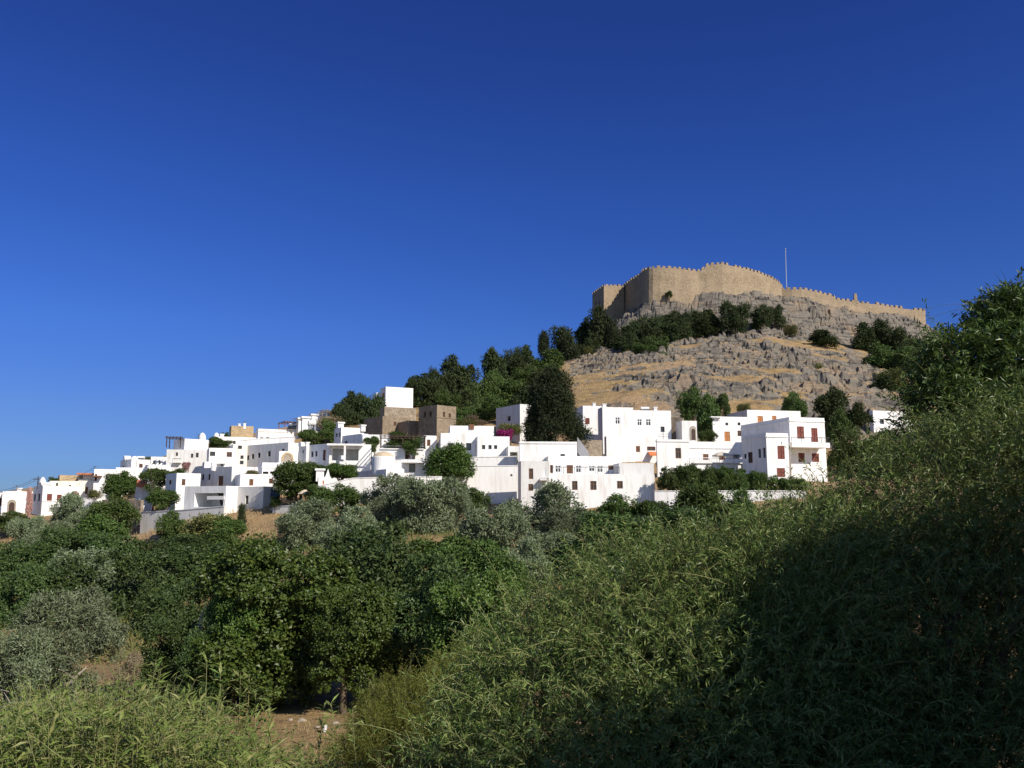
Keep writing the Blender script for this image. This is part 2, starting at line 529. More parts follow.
def hash2(i, j, k=0):
    h = (i * 374761393 + j * 668265263 + k * 982451653) & 0xFFFFFFFF
    h = ((h ^ (h >> 13)) * 1274126177) & 0xFFFFFFFF
    return ((h ^ (h >> 16)) & 0xFFFF) / 65535.0
def vnoise(x, y, k=0):
    xi, yi = np.floor(x).astype(np.int64), np.floor(y).astype(np.int64)
    fx, fy = x - xi, y - yi
    fx, fy = fx * fx * (3 - 2 * fx), fy * fy * (3 - 2 * fy)
    a, b_, c_, d_ = hash2(xi, yi, k), hash2(xi + 1, yi, k), hash2(xi, yi + 1, k), hash2(xi + 1, yi + 1, k)
    return (a * (1 - fx) + b_ * fx) * (1 - fy) + (c_ * (1 - fx) + d_ * fx) * fy
def fbm(x, y, octv=4, k=0):
    s, a, tot = 0, 1.0, 0
    for o in range(octv):
        s = s + a * vnoise(x * 2 ** o, y * 2 ** o, k + o); tot += a; a *= 0.5
    return s / tot
def worley(x, y, k=0):
    """random value of the nearest cell and the distance to the cell edge"""
    xi, yi = np.floor(x).astype(np.int64), np.floor(y).astype(np.int64)
    d1 = np.full(x.shape, 9.0); d2 = np.full(x.shape, 9.0); val = np.zeros(x.shape)
    for di in (-1, 0, 1):
        for dj in (-1, 0, 1):
            cx, cy = xi + di, yi + dj
            px_, py_ = cx + hash2(cx, cy, k), cy + hash2(cx, cy, k + 5)
            d = np.hypot(x - px_, y - py_)
            nearer = d < d1
            d2 = np.where(nearer, d1, np.minimum(d2, d))
            val = np.where(nearer, hash2(cx, cy, k + 9), val)
            d1 = np.minimum(d1, d)
    return val, d2 - d1
def height(x, y):
    x = np.asarray(x, float); y = np.asarray(y, float)
    z = smooth_height(x, y)
    D = np.maximum(y, 1.0)
    pxc = x / D * F + CX
    # the village is dug into the slope: terraces lie lower than the open hillside
    dig = np.clip((y - 104) / 6, 0, 1) * np.clip((152 - y) / 14, 0, 1) * np.clip((pxc - 60) / 60, 0, 1) * np.clip((850 - pxc) / 40, 0, 1)
    z = z - 2.6 * dig
    # limestone: ledges and broken blocks on the open hillside and the castle cliff
    rocky = np.clip((pxc - 560) / 40, 0, 1) * np.clip((1010 - pxc) / 50, 0, 1) * np.clip((y - 127) / 16, 0, 1) * np.clip((332 - y) / 12, 0, 1)
    thr = 0.375 + 0.13 * np.clip((690 - pxc) / 90, 0, 1) * np.clip((235 - y) / 30, 0, 1)
    amt = np.clip((fbm(x / 17 + y / 60, y / 10 - x / 40, 5, 3) - thr) / 0.10, 0, 1)
    cliff = np.clip((y - 262) / 14, 0, 1)
    amt = np.maximum(amt, cliff) * rocky
    step = np.where(cliff > 0.5, 3.8, 3.0)
    q = (z + 1.5 * fbm(x / 9, y / 9, 3, 11) + 2.5 * fbm(x / 30, y / 30, 2, 21)) / step
    fl = np.floor(q); fr = q - fl
    s = np.clip((fr - 0.52) / 0.30, 0, 1)
    ter = (fl + s - q) * step
    wx, wy = x + 2.2 * (fbm(x / 5, y / 5, 2, 91) - .5), y + 2.2 * (fbm(x / 5, y / 5, 2, 97) - .5)
    v1, e1 = worley(wx / 4.0, wy / 2.2, 31)
    v3, e3 = worley(wx / 8.5, wy / 5.0, 57)
    v1 = np.where(cliff > 0.5, v3 * 0.8 + v1 * 0.25, v1 * 0.65 + v3 * 0.4)
    e1 = np.where(cliff > 0.5, np.minimum(e1 * 1.5, e3 * 1.6), np.minimum(e1, e3 * 1.8))
    v2, e2 = worley(x / 1.3, y / 1.1, 47)
    blocks = (v1 - 0.5) * 2.3 * np.clip(e1 / 0.2, 0, 1) + (v2 - 0.5) * 0.8 - 1.9 * np.clip(1 - e1 / 0.14, 0, 1)
    z = z + amt * (1.1 * ter + blocks * (0.88 + 0.1 * cliff))
    z = z + rocky * (fbm(x / 4, y / 4, 3, 61) - 0.5) * 1.1
    # loose earth elsewhere
    soft = np.clip(y / 25, 0.25, 1) * (1 - rocky)
    z = z + soft * ((fbm(x / 7, y / 7, 3, 71) - 0.5) * 0.7) + (fbm(x / 1.4, y / 1.4, 2, 81) - 0.5) * 0.16
    return z
def ground(x, y):
    return float(height(np.array([x]), np.array([y]))[0])
def spread(lo, hi, step, outer, grow=1.35):
    mid = np.arange(lo, hi + step / 2, step)
    a, d, left, right = step, step, [], []
    while a < outer:
        d *= grow; a += d
        left.append(lo - a); right.append(hi + a)
    return np.array(left[::-1] + list(mid) + right)
xs = np.concatenate([spread(-95, 4, 1.5, 6000)[:-0 or None]])
xs = np.concatenate([xs[xs < 5], np.arange(5, 182, 0.62), spread(-4, 182, 2, 6000)[spread(-4, 182, 2, 6000) > 182]])
ys = np.concatenate([spread(-20, 30, 1.0, 6000)[spread(-20, 30, 1.0, 6000) < 0], np.arange(0, 32, 0.5), np.arange(32, 128, 1.1), np.arange(128, 332, 0.55), np.arange(333, 420, 3), 420 + np.cumsum(4 * 1.3 ** np.arange(24))])
gx, gy = np.meshgrid(xs, ys)
gz = height(gx, gy)
nx, ny = len(xs), len(ys)
idx = np.arange(nx * ny).reshape(ny, nx)
faces = np.stack([idx[:-1, :-1], idx[:-1, 1:], idx[1:, 1:], idx[1:, :-1]], -1).reshape(-1, 4)
me = npmesh('ground', np.stack([gx, gy, gz], -1).reshape(-1, 3), faces, 'earth')
structure(link(bpy.data.objects.new('ground', me)))
mb = MB()
S_ = 15000
mb.poly([(-S_, -S_, -36), (S_, -S_, -36), (S_, S_, -36), (-S_, S_, -36)], 'sea_water')
structure(mb.build('sea'))

# ------------------------------------------------------------------ the fortress on the summit
UP = Vector((0, 0, 1))
fort = empty('fortress', P(700, 290, 300), "tan stone crenellated fortress crowning the rocky summit", 'fortress')
def battlement(name, pts, thick, merlon=1.1, gap=0.9, mh=0.95, sub=3.0, parent=fort, bulge=0.0):
    """pts: (px, y_top, y_bottom, depth) along the outer face; merlons stand on the top"""
    tops = [P(p[0], p[1], p[3]) for p in pts]
    bots = [P(p[0], p[2], p[3]) for p in pts]
    mb = MB()
    line = []
    for i in range(len(pts) - 1):
        n = max(1, int((tops[i + 1].xy - tops[i].xy).length / sub))
        for k in range(n):
            f = k / n
            line.append((tops[i].lerp(tops[i + 1], f), bots[i].lerp(bots[i + 1], f)))
    line.append((tops[-1], bots[-1]))
    def inward(i):
        a = line[max(i - 1, 0)][0]; b = line[min(i + 1, len(line) - 1)][0]
        d = Vector((b.x - a.x, b.y - a.y, 0)).normalized()
        return Vector((-d.y, d.x, 0))
    st = 'castle_stone'
    ringf, ringb = [], []
    for i, (tp, bt) in enumerate(line):
        inn = inward(i)
        j = Vector((random.uniform(-.06, .06), random.uniform(-.06, .06), random.uniform(-.12, .1)))
        tp = tp + j
        low = bt - Vector((0, 0, 5)) - inn * 0.25
        rows = [low, bt - inn * 0.15, tp.lerp(bt, 0.5) + j * 0.8, tp]
        ringf.append(rows)
        ringb.append([low + inn * thick, tp + inn * thick])
    for i in range(len(line) - 1):
        a, b_ = ringf[i], ringf[i + 1]
        for k in range(3):
            mb.poly([a[k], b_[k], b_[k + 1], a[k + 1]], st)
        mb.poly([a[3], b_[3], ringb[i + 1][1], ringb[i][1]], st)
        mb.poly([ringb[i + 1][0], ringb[i][0], ringb[i][1], ringb[i + 1][1]], st)
    for e in (0, -1):
        q = [ringf[e][0], ringf[e][1], ringf[e][2], ringf[e][3], ringb[e][1], ringb[e][0]]
        mb.poly(q if e == -1 else q[::-1], st)
    # one notched parapet along the outer edge: merlons and the gaps between them
    cur, up = 0.0, True
    tot = [0.0]
    for i in range(len(line) - 1):
        tot.append(tot[-1] + (ringf[i + 1][3] - ringf[i][3]).length)
    def along(t_):
        i = min(max(int(np.searchsorted(tot, t_)) - 1, 0), len(line) - 2)
        f = (t_ - tot[i]) / max(tot[i + 1] - tot[i], 1e-6)
        return ringf[i][3].lerp(ringf[i + 1][3], f), inward(i).lerp(inward(i + 1), f).normalized()
    while cur < tot[-1] - 0.3:
        nxt = min(cur + (merlon if up else gap) * random.uniform(0.85, 1.15), tot[-1])
        h = mh * random.uniform(0.75, 1.1) if up and random.random() > 0.07 else random.uniform(0.08, 0.2)
        (p0, n0), (p1, n1) = along(cur), along(nxt)
        e_ = Vector((0, 0, 0.02))
        b4 = [p0 - e_, p1 - e_, p1 + n1 * 0.8 - e_, p0 + n0 * 0.8 - e_]
        mb.hexa(b4, [v + UP * h for v in b4], st)
        cur, up = nxt, not up
    w = mb.build(name, parent)
    import bmesh
    bm = bmesh.new(); bm.from_mesh(w.data)
    bmesh.ops.remove_doubles(bm, verts=bm.verts, dist=0.03)
    bm.to_mesh(w.data); bm.free()
    return w
tw = battlement('square_tower', [(596, 291.5, 320, 334), (592.5, 294.5, 330, 318), (604, 285.5, 330, 307), (624, 286.5, 318, 311), (628, 287, 310, 330)], 1.4, mh=0.7)
for px, py in ((596.2, 306), (599.5, 305)):
    c = P(px, py, 318 - (px - 592.5) / 11.5 * 11)
    d = (P(604, py, 307) - P(592.5, py, 318)); d.z = 0; d.normalize()
    inn = Vector((-d.y, d.x, 0))
    mb = MB()
    mb.box(c - inn * 0.05, d * 0.4, inn * 0.06, 1.5, 'dark_wood')
    mb.build('slit_window', tw)
battlement('curtain_wall', [(623.5, 286, 315, 313), (632, 280, 310, 305), (641, 275, 304, 298)], 1.6)
battlement('round_bastion', [(640.6, 274.5, 306, 300), (641.3, 273, 306, 297.5), (643, 271.3, 306, 295), (645.5, 269.8, 305, 293), (649, 268.7, 303, 291.7), (653, 268.2, 302, 291.1), (660, 267.8, 300, 290.9), (675, 268.6, 299.5, 291.6), (690, 270.6, 296, 293), (699, 272, 294, 294.4),
 (703, 270, 293, 294.6), (707, 265.6, 293, 294.6), (722, 264.2, 290, 295.2), (735, 266.8, 289, 297.5), (750, 270.5, 288, 301), (764, 275.2, 288, 305), (774, 279.6, 288.5, 309), (780, 284, 290, 313), (782.5, 287, 291, 318)], 1.6, sub=1.5)
battlement('curtain_wall', [(781, 289.5, 297, 316), (792, 290, 298, 315), (802, 289.6, 298, 315), (818, 292.6, 302, 317), (834.5, 297.3, 306, 319), (836, 299.6, 307, 319.3), (855, 302.4, 310, 322), (875, 304.6, 313, 324), (890, 306.6, 315, 326), (905, 309, 318, 328), (923.5, 311, 320, 330), (925.5, 311.5, 322, 344)], 1.3, 1.2, 1.0, 1.0)
mb = MB()
c = P(855.5, 301, 322.6)
mb.hexa([c + Vector((a * .8, b_ * .5, -1)) for a, b_ in ((-1, -1), (1, -1), (1, 1), (-1, 1))], [c + Vector((a * .45, b_ * .4, 2.9)) for a, b_ in ((-1, -1), (1, -1), (1, 1), (-1, 1))], 'castle_stone')
mb.build('turret', fort)
# flagpole
pb = P(786.5, 291, 322)
pt = P(785.4, 249, 322)
fp = empty('flagpole', pb, "bare grey flagpole rising above the fortress wall", 'flagpole')
mb = MB(); mb.tube([pb - Vector((0, 0, 1.5)), pb.lerp(pt, .5), pt], [0.22, 0.17, 0.12], 'grey_metal', 8); mb.build('pole', fp)
mb = MB(); mb.lathe(pt, [(0.05, -0.1), (0.28, 0), (0.28, 0.25), (0.05, 0.4)], 'grey_metal', 8); mb.build('finial', fp)
mb = MB(); mb.box(pb - Vector((0, 0, 1.5)), (0.7, 0, 0), (0, 0.7, 0), 1.9, 'castle_stone'); mb.build('base', fp)

# ------------------------------------------------------------------ houses
UP = Vector((0, 0, 1))
WINKIND = {  # frame material, pane material, recess
    'win': ('wood', 'glass', 0.16), 'white': ('white_paint', 'glass', 0.12), 'red': ('red_paint', 'red_paint', 0.06),
    'brown': ('wood', 'wood', 0.10), 'door': ('orange_wood', 'orange_wood', 0.12), 'ddoor': ('wood', 'dark_wood', 0.16),
    'blue': ('white_paint', 'blue_paint', 0.12), 'small': ('dark_wood', 'glass', 0.22), 'wdoor': ('white_paint', 'white_paint', 0.1)}
def face_rect(A, d, n_, px0, py0, px1, py1):
    """pixel rectangle -> (s0, s1, z0, z1) on the vertical plane through A along d"""
    pm, ym = (px0 + px1) / 2, (py0 + py1) / 2
    def hit(px, py):
        r = ray(px, py)
        return r * (A.dot(n_) / r.dot(n_))
    s = [(hit(px, ym) - A).dot(d) for px in (px0, px1)]
    z = [hit(pm, py).z for py in (py0, py1)]
    return min(s), max(s), min(z), max(z)
def wall_face(mb, A, d, n_, s0, s1, z0, z1, holes, mat):
    """vertical wall face with rectangular openings; n_ points outward. holes: (a, b, c, e, depth, back_mat)"""
    ss = sorted({s0, s1, *[min(max(h[k], s0), s1) for h in holes for k in (0, 1)]})
    zs = sorted({z0, z1, *[min(max(h[k], z0), z1) for h in holes for k in (2, 3)]})
    def pt(s, z, dep=0.0):
        q = A + d * s - n_ * dep
        return Vector((q.x, q.y, z))
    flip = d.cross(UP).dot(n_) < 0
    def put(q, m):
        mb.poly(q[::-1] if flip else q, m)
    for i in range(len(ss) - 1):
        for j in range(len(zs) - 1):
            a, b_, c, e = ss[i], ss[i + 1], zs[j], zs[j + 1]
            if b_ - a < 1e-5 or e - c < 1e-5:
                continue
            m_, k_ = (a + b_) / 2, (c + e) / 2
            if any(h[0] < m_ < h[1] and h[2] < k_ < h[3] for h in holes):
                continue
            put([pt(a, c), pt(b_, c), pt(b_, e), pt(a, e)], mat)
    for a, b_, c, e, dep, bm in holes:
        a, b_, c, e = max(a, s0), min(b_, s1), max(c, z0), min(e, z1)
        put([pt(a, c), pt(a, e), pt(a, e, dep), pt(a, c, dep)][::-1], mat)
        put([pt(b_, c), pt(b_, e), pt(b_, e, dep), pt(b_, c, dep)], mat)
        put([pt(a, e), pt(b_, e), pt(b_, e, dep), pt(a, e, dep)][::-1], mat)
        put([pt(a, c), pt(b_, c), pt(b_, c, dep), pt(a, c, dep)], mat)
        put([pt(a, c, dep), pt(b_, c, dep), pt(b_, e, dep), pt(a, e, dep)], bm or mat)
    return pt
def fill_window(root, pt, d, n_, h, kind):
    fm, pm, rec = WINKIND[kind]
    a, b_, c, e = h
    w, hh = b_ - a, e - c
    dep = rec
    pane = MB()
    pane.poly([pt(a, c, dep), pt(b_, c, dep), pt(b_, e, dep), pt(a, e, dep)], pm)
    isdoor = 'door' in kind or kind == 'brown'
    nm = 'door' if isdoor else ('shutter' if kind == 'red' else 'window')
    g = 0.012
    if kind in ('red', 'brown', 'door', 'wdoor'):      # boards and rails
        k = 2
        for i in range(k):
            x0, x1 = a + w * i / k + 0.05, a + w * (i + 1) / k - 0.05
            z0 = c + 0.12
            for zz0, zz1 in ((c + 0.12, c + hh * .46), (c + hh * .54, e - 0.12)):
                pane.hexa([pt(x0, zz0, dep - g), pt(x1, zz0, dep - g), pt(x1, zz0, dep - 0.05), pt(x0, zz0, dep - 0.05)],
                          [pt(x0, zz1, dep - g), pt(x1, zz1, dep - g), pt(x1, zz1, dep - 0.05), pt(x0, zz1, dep - 0.05)], pm)
    ob = pane.build(nm, root)
    fr = MB()
    t_ = 0.10 if kind != 'small' else 0.06
    def bar(x0, x1, z0, z1, d0, d1):
        fr.hexa([pt(x0, z0, d0), pt(x1, z0, d0), pt(x1, z0, d1), pt(x0, z0, d1)], [pt(x0, z1, d0), pt(x1, z1, d0), pt(x1, z1, d1), pt(x0, z1, d1)], fm)
    o0, o1 = dep - 0.015, dep - 0.075
    bar(a + .003, a + t_, c + .003, e - .003, o0, o1); bar(b_ - t_, b_ - .003, c + .003, e - .003, o0, o1)
    bar(a + t_, b_ - t_, e - t_, e - .003, o0, o1); bar(a + t_, b_ - t_, c + .003, c + t_, o0, o1)
    if kind in ('win', 'white', 'blue'):
        m_ = (a + b_) / 2
        bar(m_ - .04, m_ + .04, c + t_, e - t_, o0, o1)
        k_ = c + hh * 0.62
        bar(a + t_, m_ - .04, k_ - .035, k_ + .035, o0, o1); bar(m_ + .04, b_ - t_, k_ - .035, k_ + .035, o0, o1)
    fr.build('frame', ob, parent_origin(root))
    return ob
GND_LOG = []
def house(name, label, xl, xc, xr, yt, yb, D, psi, ops=(), mat='white', back=6.0, front=6.0, cornice=0.0, extra=(), group='white houses on the hillside',
          cat='house', hollow=True, lift=0.35, slope=0.0, vis=True):
    """near corner at column xc and depth D; the left face runs back to column xl, the front face right to column xr"""
    ym = (yt + yb) / 2
    C = P(xc, ym, D)
    zt, zb = P(xc, yt, D).z, P(xc, yb, D).z
    p = R(psi)
    dl, dr = Vector((-math.sin(p), math.cos(p), 0)), Vector((math.cos(p), math.sin(p), 0))
    nl, nf = Vector((-math.cos(p), -math.sin(p), 0)), Vector((math.sin(p), -math.cos(p), 0))
    Ll = solve_t(C, dl, xl) if xl is not None else back
    Lr = solve_t(C, dr, xr) if xr is not None else front
    if not 0.3 < Ll < 45: Ll = back
    if not 0.3 < Lr < 60: Lr = front
    g = [ground(*(C + dl * Ll * i + dr * Lr * j).xy) for i in (0, .5, 1) for j in (0, .5, 1)]
    GND_LOG.append((name, label[:30], xc, round(zb, 1), round(g[0], 1), round(g[2], 1)))
    base = min(g + [zb]) - 0.6
    root = empty(name, (C.x, C.y, min(zb, g[0])), label, cat, group)
    holes = {'F': [], 'L': []}
    fills = []
    for op in ops:
        f, k, x0, y0, x1, y1 = op
        A, d, n_ = (C, dr, nf) if f == 'F' else (C, dl, nl)
        a, b_, c, e = face_rect(A, d, n_, x0, y0, x1, y1)
        lim = (Lr if f == 'F' else Ll) - 0.12
        a, b_ = max(a, 0.12), min(b_, lim)
        e = min(e, zt - 0.15)
        if b_ - a < 0.15 or e - c < 0.15:
            print('SKIP OPENING', label, op); continue
        if k == 'dark':
            holes[f].append((a, b_, c, e, 1.6, None))
        elif k == 'deep':
            holes[f].append((a, b_, c, e, 3.0, None))
        else:
            dep = WINKIND[k][2] + 0.02
            holes[f].append((a, b_, c, e, dep, None))
            fills.append((f, (a, b_, c, e), k))
    mb = MB()
    wall_face(mb, C, dr, nf, 0, Lr, base, zt, holes['F'], mat)
    wall_face(mb, C, dl, nl, 0, Ll, base, zt, holes['L'], mat)
    c1, c2, c3 = C + dr * Lr, C + dr * Lr + dl * Ll, C + dl * Ll
    def at(q, z): return Vector((q.x, q.y, z))
    wall_face(mb, c1, dl, -nl, 0, Ll, base, zt, [], mat)
    wall_face(mb, c3, dr, -nf, 0, Lr, base, zt, [], mat)
    # parapet with the roof deck a step below
    w_ = min(0.25, Ll * .3, Lr * .3)
    o4 = [C, c1, c2, c3]
    i4 = [C + dr * w_ + dl * w_, c1 - dr * w_ + dl * w_, c2 - dr * w_ - dl * w_, c3 + dr * w_ - dl * w_]
    for k in range(4):
        j = (k + 1) % 4
        mb.poly([at(o4[k], zt), at(o4[j], zt), at(i4[j], zt), at(i4[k], zt)], mat)
        mb.poly([at(i4[k], zt), at(i4[j], zt), at(i4[j], zt - lift), at(i4[k], zt - lift)], mat)
    wl = mb.build('wall', root)
    rf = MB(); rf.poly([at(q, zt - lift + 0.004) for q in i4], 'grey_white'); rf.build('roof', root)
    for f, h, k in fills:
        A, d, n_ = (C, dr, nf) if f == 'F' else (C, dl, nl)
        def pt(s, z, dep=0.0, A=A, d=d, n_=n_):
            q = A + d * s - n_ * dep
            return Vector((q.x, q.y, z))
        fill_window(root, pt, d, n_, h, k)
    if cornice:
        cb = MB()
        e_ = 0.09
        for A, d, n_, L in ((C, dr, nf, Lr), (C, dl, nl, Ll)):
            q0 = A + n_ * 0.003 + d * 0.0; q1 = A + d * L + n_ * 0.003
            for zz in (zt - cornice, ):
                b4 = [at(q0 + n_ * e_, zz), at(q1 + n_ * e_, zz), at(q1, zz), at(q0, zz)]
                t4 = [at(v, zz + 0.16) for v in b4]
                cb.hexa(b4, t4, mat)
        cb.build('cornice', root)
    info = dict(root=root, C=C, dl=dl, dr=dr, nl=nl, nf=nf, Ll=Ll, Lr=Lr, zt=zt, zb=zb, base=base, mat=mat)
    for ex in extra:
        ex(info)
    return info
# --- pieces of houses (each adds a part to the house)
def fpt(h, f, px, py, out=0.0):
    A, n_ = h['C'], h['nf'] if f == 'F' else h['nl']
    r = ray(px, py)
    q = r * ((A.dot(n_) + out) / r.dot(n_))
    return q
def slab(px0, px1, py0, py1, out, f='F', mat='white', name='canopy', posts=(), pmat='white', rail=None, tilt=0.0):
    """a slab standing out from a face between two columns; posts: columns where a post runs down to row y"""
    def ex(h):
        A, d, n_ = h['C'], h['dr'] if f == 'F' else h['dl'], h['nf'] if f == 'F' else h['nl']
        s0, s1, z0, z1 = face_rect(A + n_ * out, d, n_, px0, py0, px1, py1)
        mb = MB()
        def q(s, o, z):
            w = A + d * s + n_ * o
            return Vector((w.x, w.y, z))
        b4 = [q(s0, out, z0), q(s1, out, z0), q(s1, 0.01, z0 + tilt), q(s0, 0.01, z0 + tilt)]
        if d.cross(UP).dot(n_) < 0: b4 = b4[::-1]
        mb.hexa(b4, [v + UP * max(z1 - z0, 0.12) for v in b4], mat)
        ob = mb.build(name, h['root'])
        for px, yb_, w in posts:
            s, _, zz, _ = face_rect(A + n_ * (out - w), d, n_, px, yb_, px + .1, yb_)
            m2 = MB()
            m2.box(q(s, out - w, min(zz, h['base'] + 9999)), d * w, n_ * w, z0 - zz + 0.01, pmat)
            m2.build('post', h['root'])
        if rail:
            yr, rm = rail
            _, _, zr, _ = face_rect(A + n_ * out, d, n_, px0, yr, px1, yr)
            m3 = MB()
            zt_ = max(z1, z0 + 0.12)
            zr = zr if zr > zt_ else zt_ + 0.9
            oo = out - 0.06
            m3.tube([q(s0, oo, zr), q(s1, oo, zr)], 0.035, rm, 5)
            k = max(2, int((s1 - s0) / 0.22))
            for i in range(k + 1):
                s = s0 + (s1 - s0) * i / k
                m3.tube([q(s, oo, zt_), q(s, oo, zr)], 0.03 if i % 6 == 0 else 0.016, rm, 4)
            m3.build('railing', ob, parent_origin(h['root']))
    return ex
def chimney(px, yt, w, mat='white', cap=True, back=2.0):
    def ex(h):
        C = h['C']
        q = P(px, yt, C.y + back)
        z0 = h['zt'] - 0.5
        mb = MB()
        mb.box((q.x, q.y, z0), h['dr'] * w / 2, h['dl'] * w / 2, q.z - z0, mat)
        if cap:
            mb.box((q.x, q.y, q.z), h['dr'] * w * .66, h['dl'] * w * .66, w * .25, mat)
        mb.build('chimney', h['root'])
    return ex
def cupola(px, yt, w, back=2.5):
    def ex(h):
        q = P(px, yt, h['C'].y + back)
        H = max(q.z - h['zt'] + .5, .8)
        mb = MB()
        mb.lathe((q.x, q.y, h['zt'] - .5), [(w / 2, 0), (w / 2, H * .55), (w * .42, H * .75), (w * .25, H * .92), (0.03, H)], 'white', 12)
        mb.build('cupola', h['root'])
    return ex
def tank(px, py, r=0.5, back=2.0):
    def ex(h):
        q = P(px, py, h['C'].y + back)
        z0 = h['zt'] - .4
        mb = MB()
        a = h['dr'] * r * 1.3
        zc = max(q.z - r, z0 + r + .3)
        mb.tube([Vector((q.x, q.y, zc)) - a, Vector((q.x, q.y, zc)) + a], r, 'white_paint', 10)
        for s in (-.7, .7):
            mb.box(Vector((q.x, q.y, z0)) + a * s, h['dr'] * .06, h['dl'] * r * .8, zc - z0, 'grey_metal')
        mb.build('water_tank', h['root'])
    return ex
def antenna(px, yt, back=2.0):
    def ex(h):
        q = P(px, yt, h['C'].y + back)
        z0 = h['zt'] - .4
        mb = MB()
        mb.tube([(q.x, q.y, z0), (q.x, q.y, q.z)], 0.035, 'iron', 5)
        for k, L in ((0.1, .45), (.4, .6), (.7, .75)):
            c = Vector((q.x, q.y, q.z - k))
            mb.tube([c - h['dr'] * L, c + h['dr'] * L], 0.022, 'iron', 4)
        mb.build('antenna', h['root'])
    return ex
def arch(px0, px1, py0, py1, f='F', mat='tan_block', inner='dark_wood', out=0.10):
    """stone surround with a round head and a dark door in it"""
    def ex(h):
        A, d, n_ = h['C'], h['dr'] if f == 'F' else h['dl'], h['nf'] if f == 'F' else h['nl']
        s0, s1, z0, z1 = face_rect(A, d, n_, px0, py0, px1, py1)
        def q(s, z, o):
            w = A + d * s + n_ * o
            return Vector((w.x, w.y, z))
        m_, rx = (s0 + s1) / 2, (s1 - s0) / 2
        rz = min(rx, (z1 - z0) * .6)
        prof = [(s0, z0)] + [(m_ - rx * math.cos(a), z1 - rz + rz * math.sin(a)) for a in np.linspace(0, math.pi, 11)] + [(s1, z0)]
        k = 0.66
        inn = [(m_ + (s - m_) * k, z0 + (z - z0) * (0.80 if z > z0 else 1)) for s, z in prof]
        mb = MB()
        for i in range(len(prof) - 1):
            a, b_, c, e = prof[i], prof[i + 1], inn[i + 1], inn[i]
            b4 = [q(*a, 0.004), q(*b_, 0.004), q(*c, 0.004), q(*e, 0.004)]
            t4 = [q(*a, out), q(*b_, out), q(*c, out), q(*e, out)]
            mb.hexa(b4, t4, mat)
        ob = mb.build('stone_arch', h['root'])
        m2 = MB()
        m2.poly([q(s, z, 0.03) for s, z in inn], inner)
        m2.build('door', ob, parent_origin(h['root']))
    return ex
def awning(px0, px1, py0, py1, out=1.2, f='F', mat='white_canvas'):
    def ex(h):
        A, d, n_ = h['C'], h['dr'] if f == 'F' else h['dl'], h['nf'] if f == 'F' else h['nl']
        s0, s1, z0, z1 = face_rect(A + n_ * out * .7, d, n_, px0, py0, px1, py1)
        def q(s, o, z):
            w = A + d * s + n_ * o
            return Vector((w.x, w.y, z))
        mb = MB()
        k = 6
        for i in range(k):
            a, b_ = i / k, (i + 1) / k
            za, zb_ = z1 - (z1 - z0) * a ** 1.3, z1 - (z1 - z0) * b_ ** 1.3
            oa, ob_ = 0.05 + out * a, 0.05 + out * b_
            b4 = [q(s0, oa, za), q(s1, oa, za), q(s1, ob_, zb_), q(s0, ob_, zb_)]
            mb.poly(b4, mat); mb.poly([v - UP * .03 for v in b4[::-1]], mat)
        mb.poly([q(s0, out + .05, z0), q(s1, out + .05, z0), q(s1, out + .05, z0 - .18), q(s0, out + .05, z0 - .18)], mat)
        mb.build('awning', h['root'])
    return ex
def gable(px0, px1, peak, py, f='F', mat='white', th=0.3):
    """stepped or sloped gable standing on the front parapet: columns px0..px1, peak column, peak row"""
    def ex(h):
        A, d, n_ = h['C'], h['dr'], h['nf']
        s0, s1, _, _ = face_rect(A, d, n_, px0, py, px1, py)
        sp, _, zp, _ = face_rect(A, d, n_, peak, py, peak + .1, py)
        z = h['zt']
        def q(s, zz, o):
            w = A + d * s - n_ * o
            return Vector((w.x, w.y, zz))
        a = [q(s0, z, 0), q(s1, z, 0), q(sp, zp, 0)]
        b_ = [q(s0, z, th), q(s1, z, th), q(sp, zp, th)]
        mb = MB()
        mb.poly(a, mat); mb.poly(b_[::-1], mat)
        for i in range(3):
            j = (i + 1) % 3
            mb.poly([a[j], a[i], b_[i], b_[j]], mat)
        mb.build('gable', h['root'])
    return ex
def pergola(px0, px1, yt, yb, out, f='F', mat='dark_wood', n=6):
    """posts and beams standing out in front of a face, from row yb up to row yt"""
    def ex(h):
        A, d, n_ = h['C'], h['dr'] if f == 'F' else h['dl'], h['nf'] if f == 'F' else h['nl']
        s0, s1, z0, z1 = face_rect(A + n_ * out, d, n_, px0, yt, px1, yb)
        def q(s, o, z):
            w = A + d * s + n_ * o
            return Vector((w.x, w.y, z))
        mb = MB()
        for s in np.linspace(s0, s1, max(2, int((s1 - s0) / 2.2) + 1)):
            mb.box(q(s, out, z0), d * .07, n_ * .07, z1 - z0, mat)
            if abs(out) > 0.5:
                mb.box(q(s, 0.1 if out > 0 else -.1, z0), d * .07, n_ * .07, z1 - z0, mat)
        for o in ((out, 0.12) if abs(out) > .5 else (out,)):
            mb.box(q((s0 + s1) / 2, o, z1), d * ((s1 - s0) / 2 + .2), n_ * .07, .14, mat)
        k = max(3, int((s1 - s0) / .5))
        for i in range(k + 1):
            mb.box(q(s0 + (s1 - s0) * i / k, out / 2, z1 + .144), d * .045, n_ * (abs(out) / 2 + .25), .1, mat)
        mb.build('pergola', h['root'])
    return ex

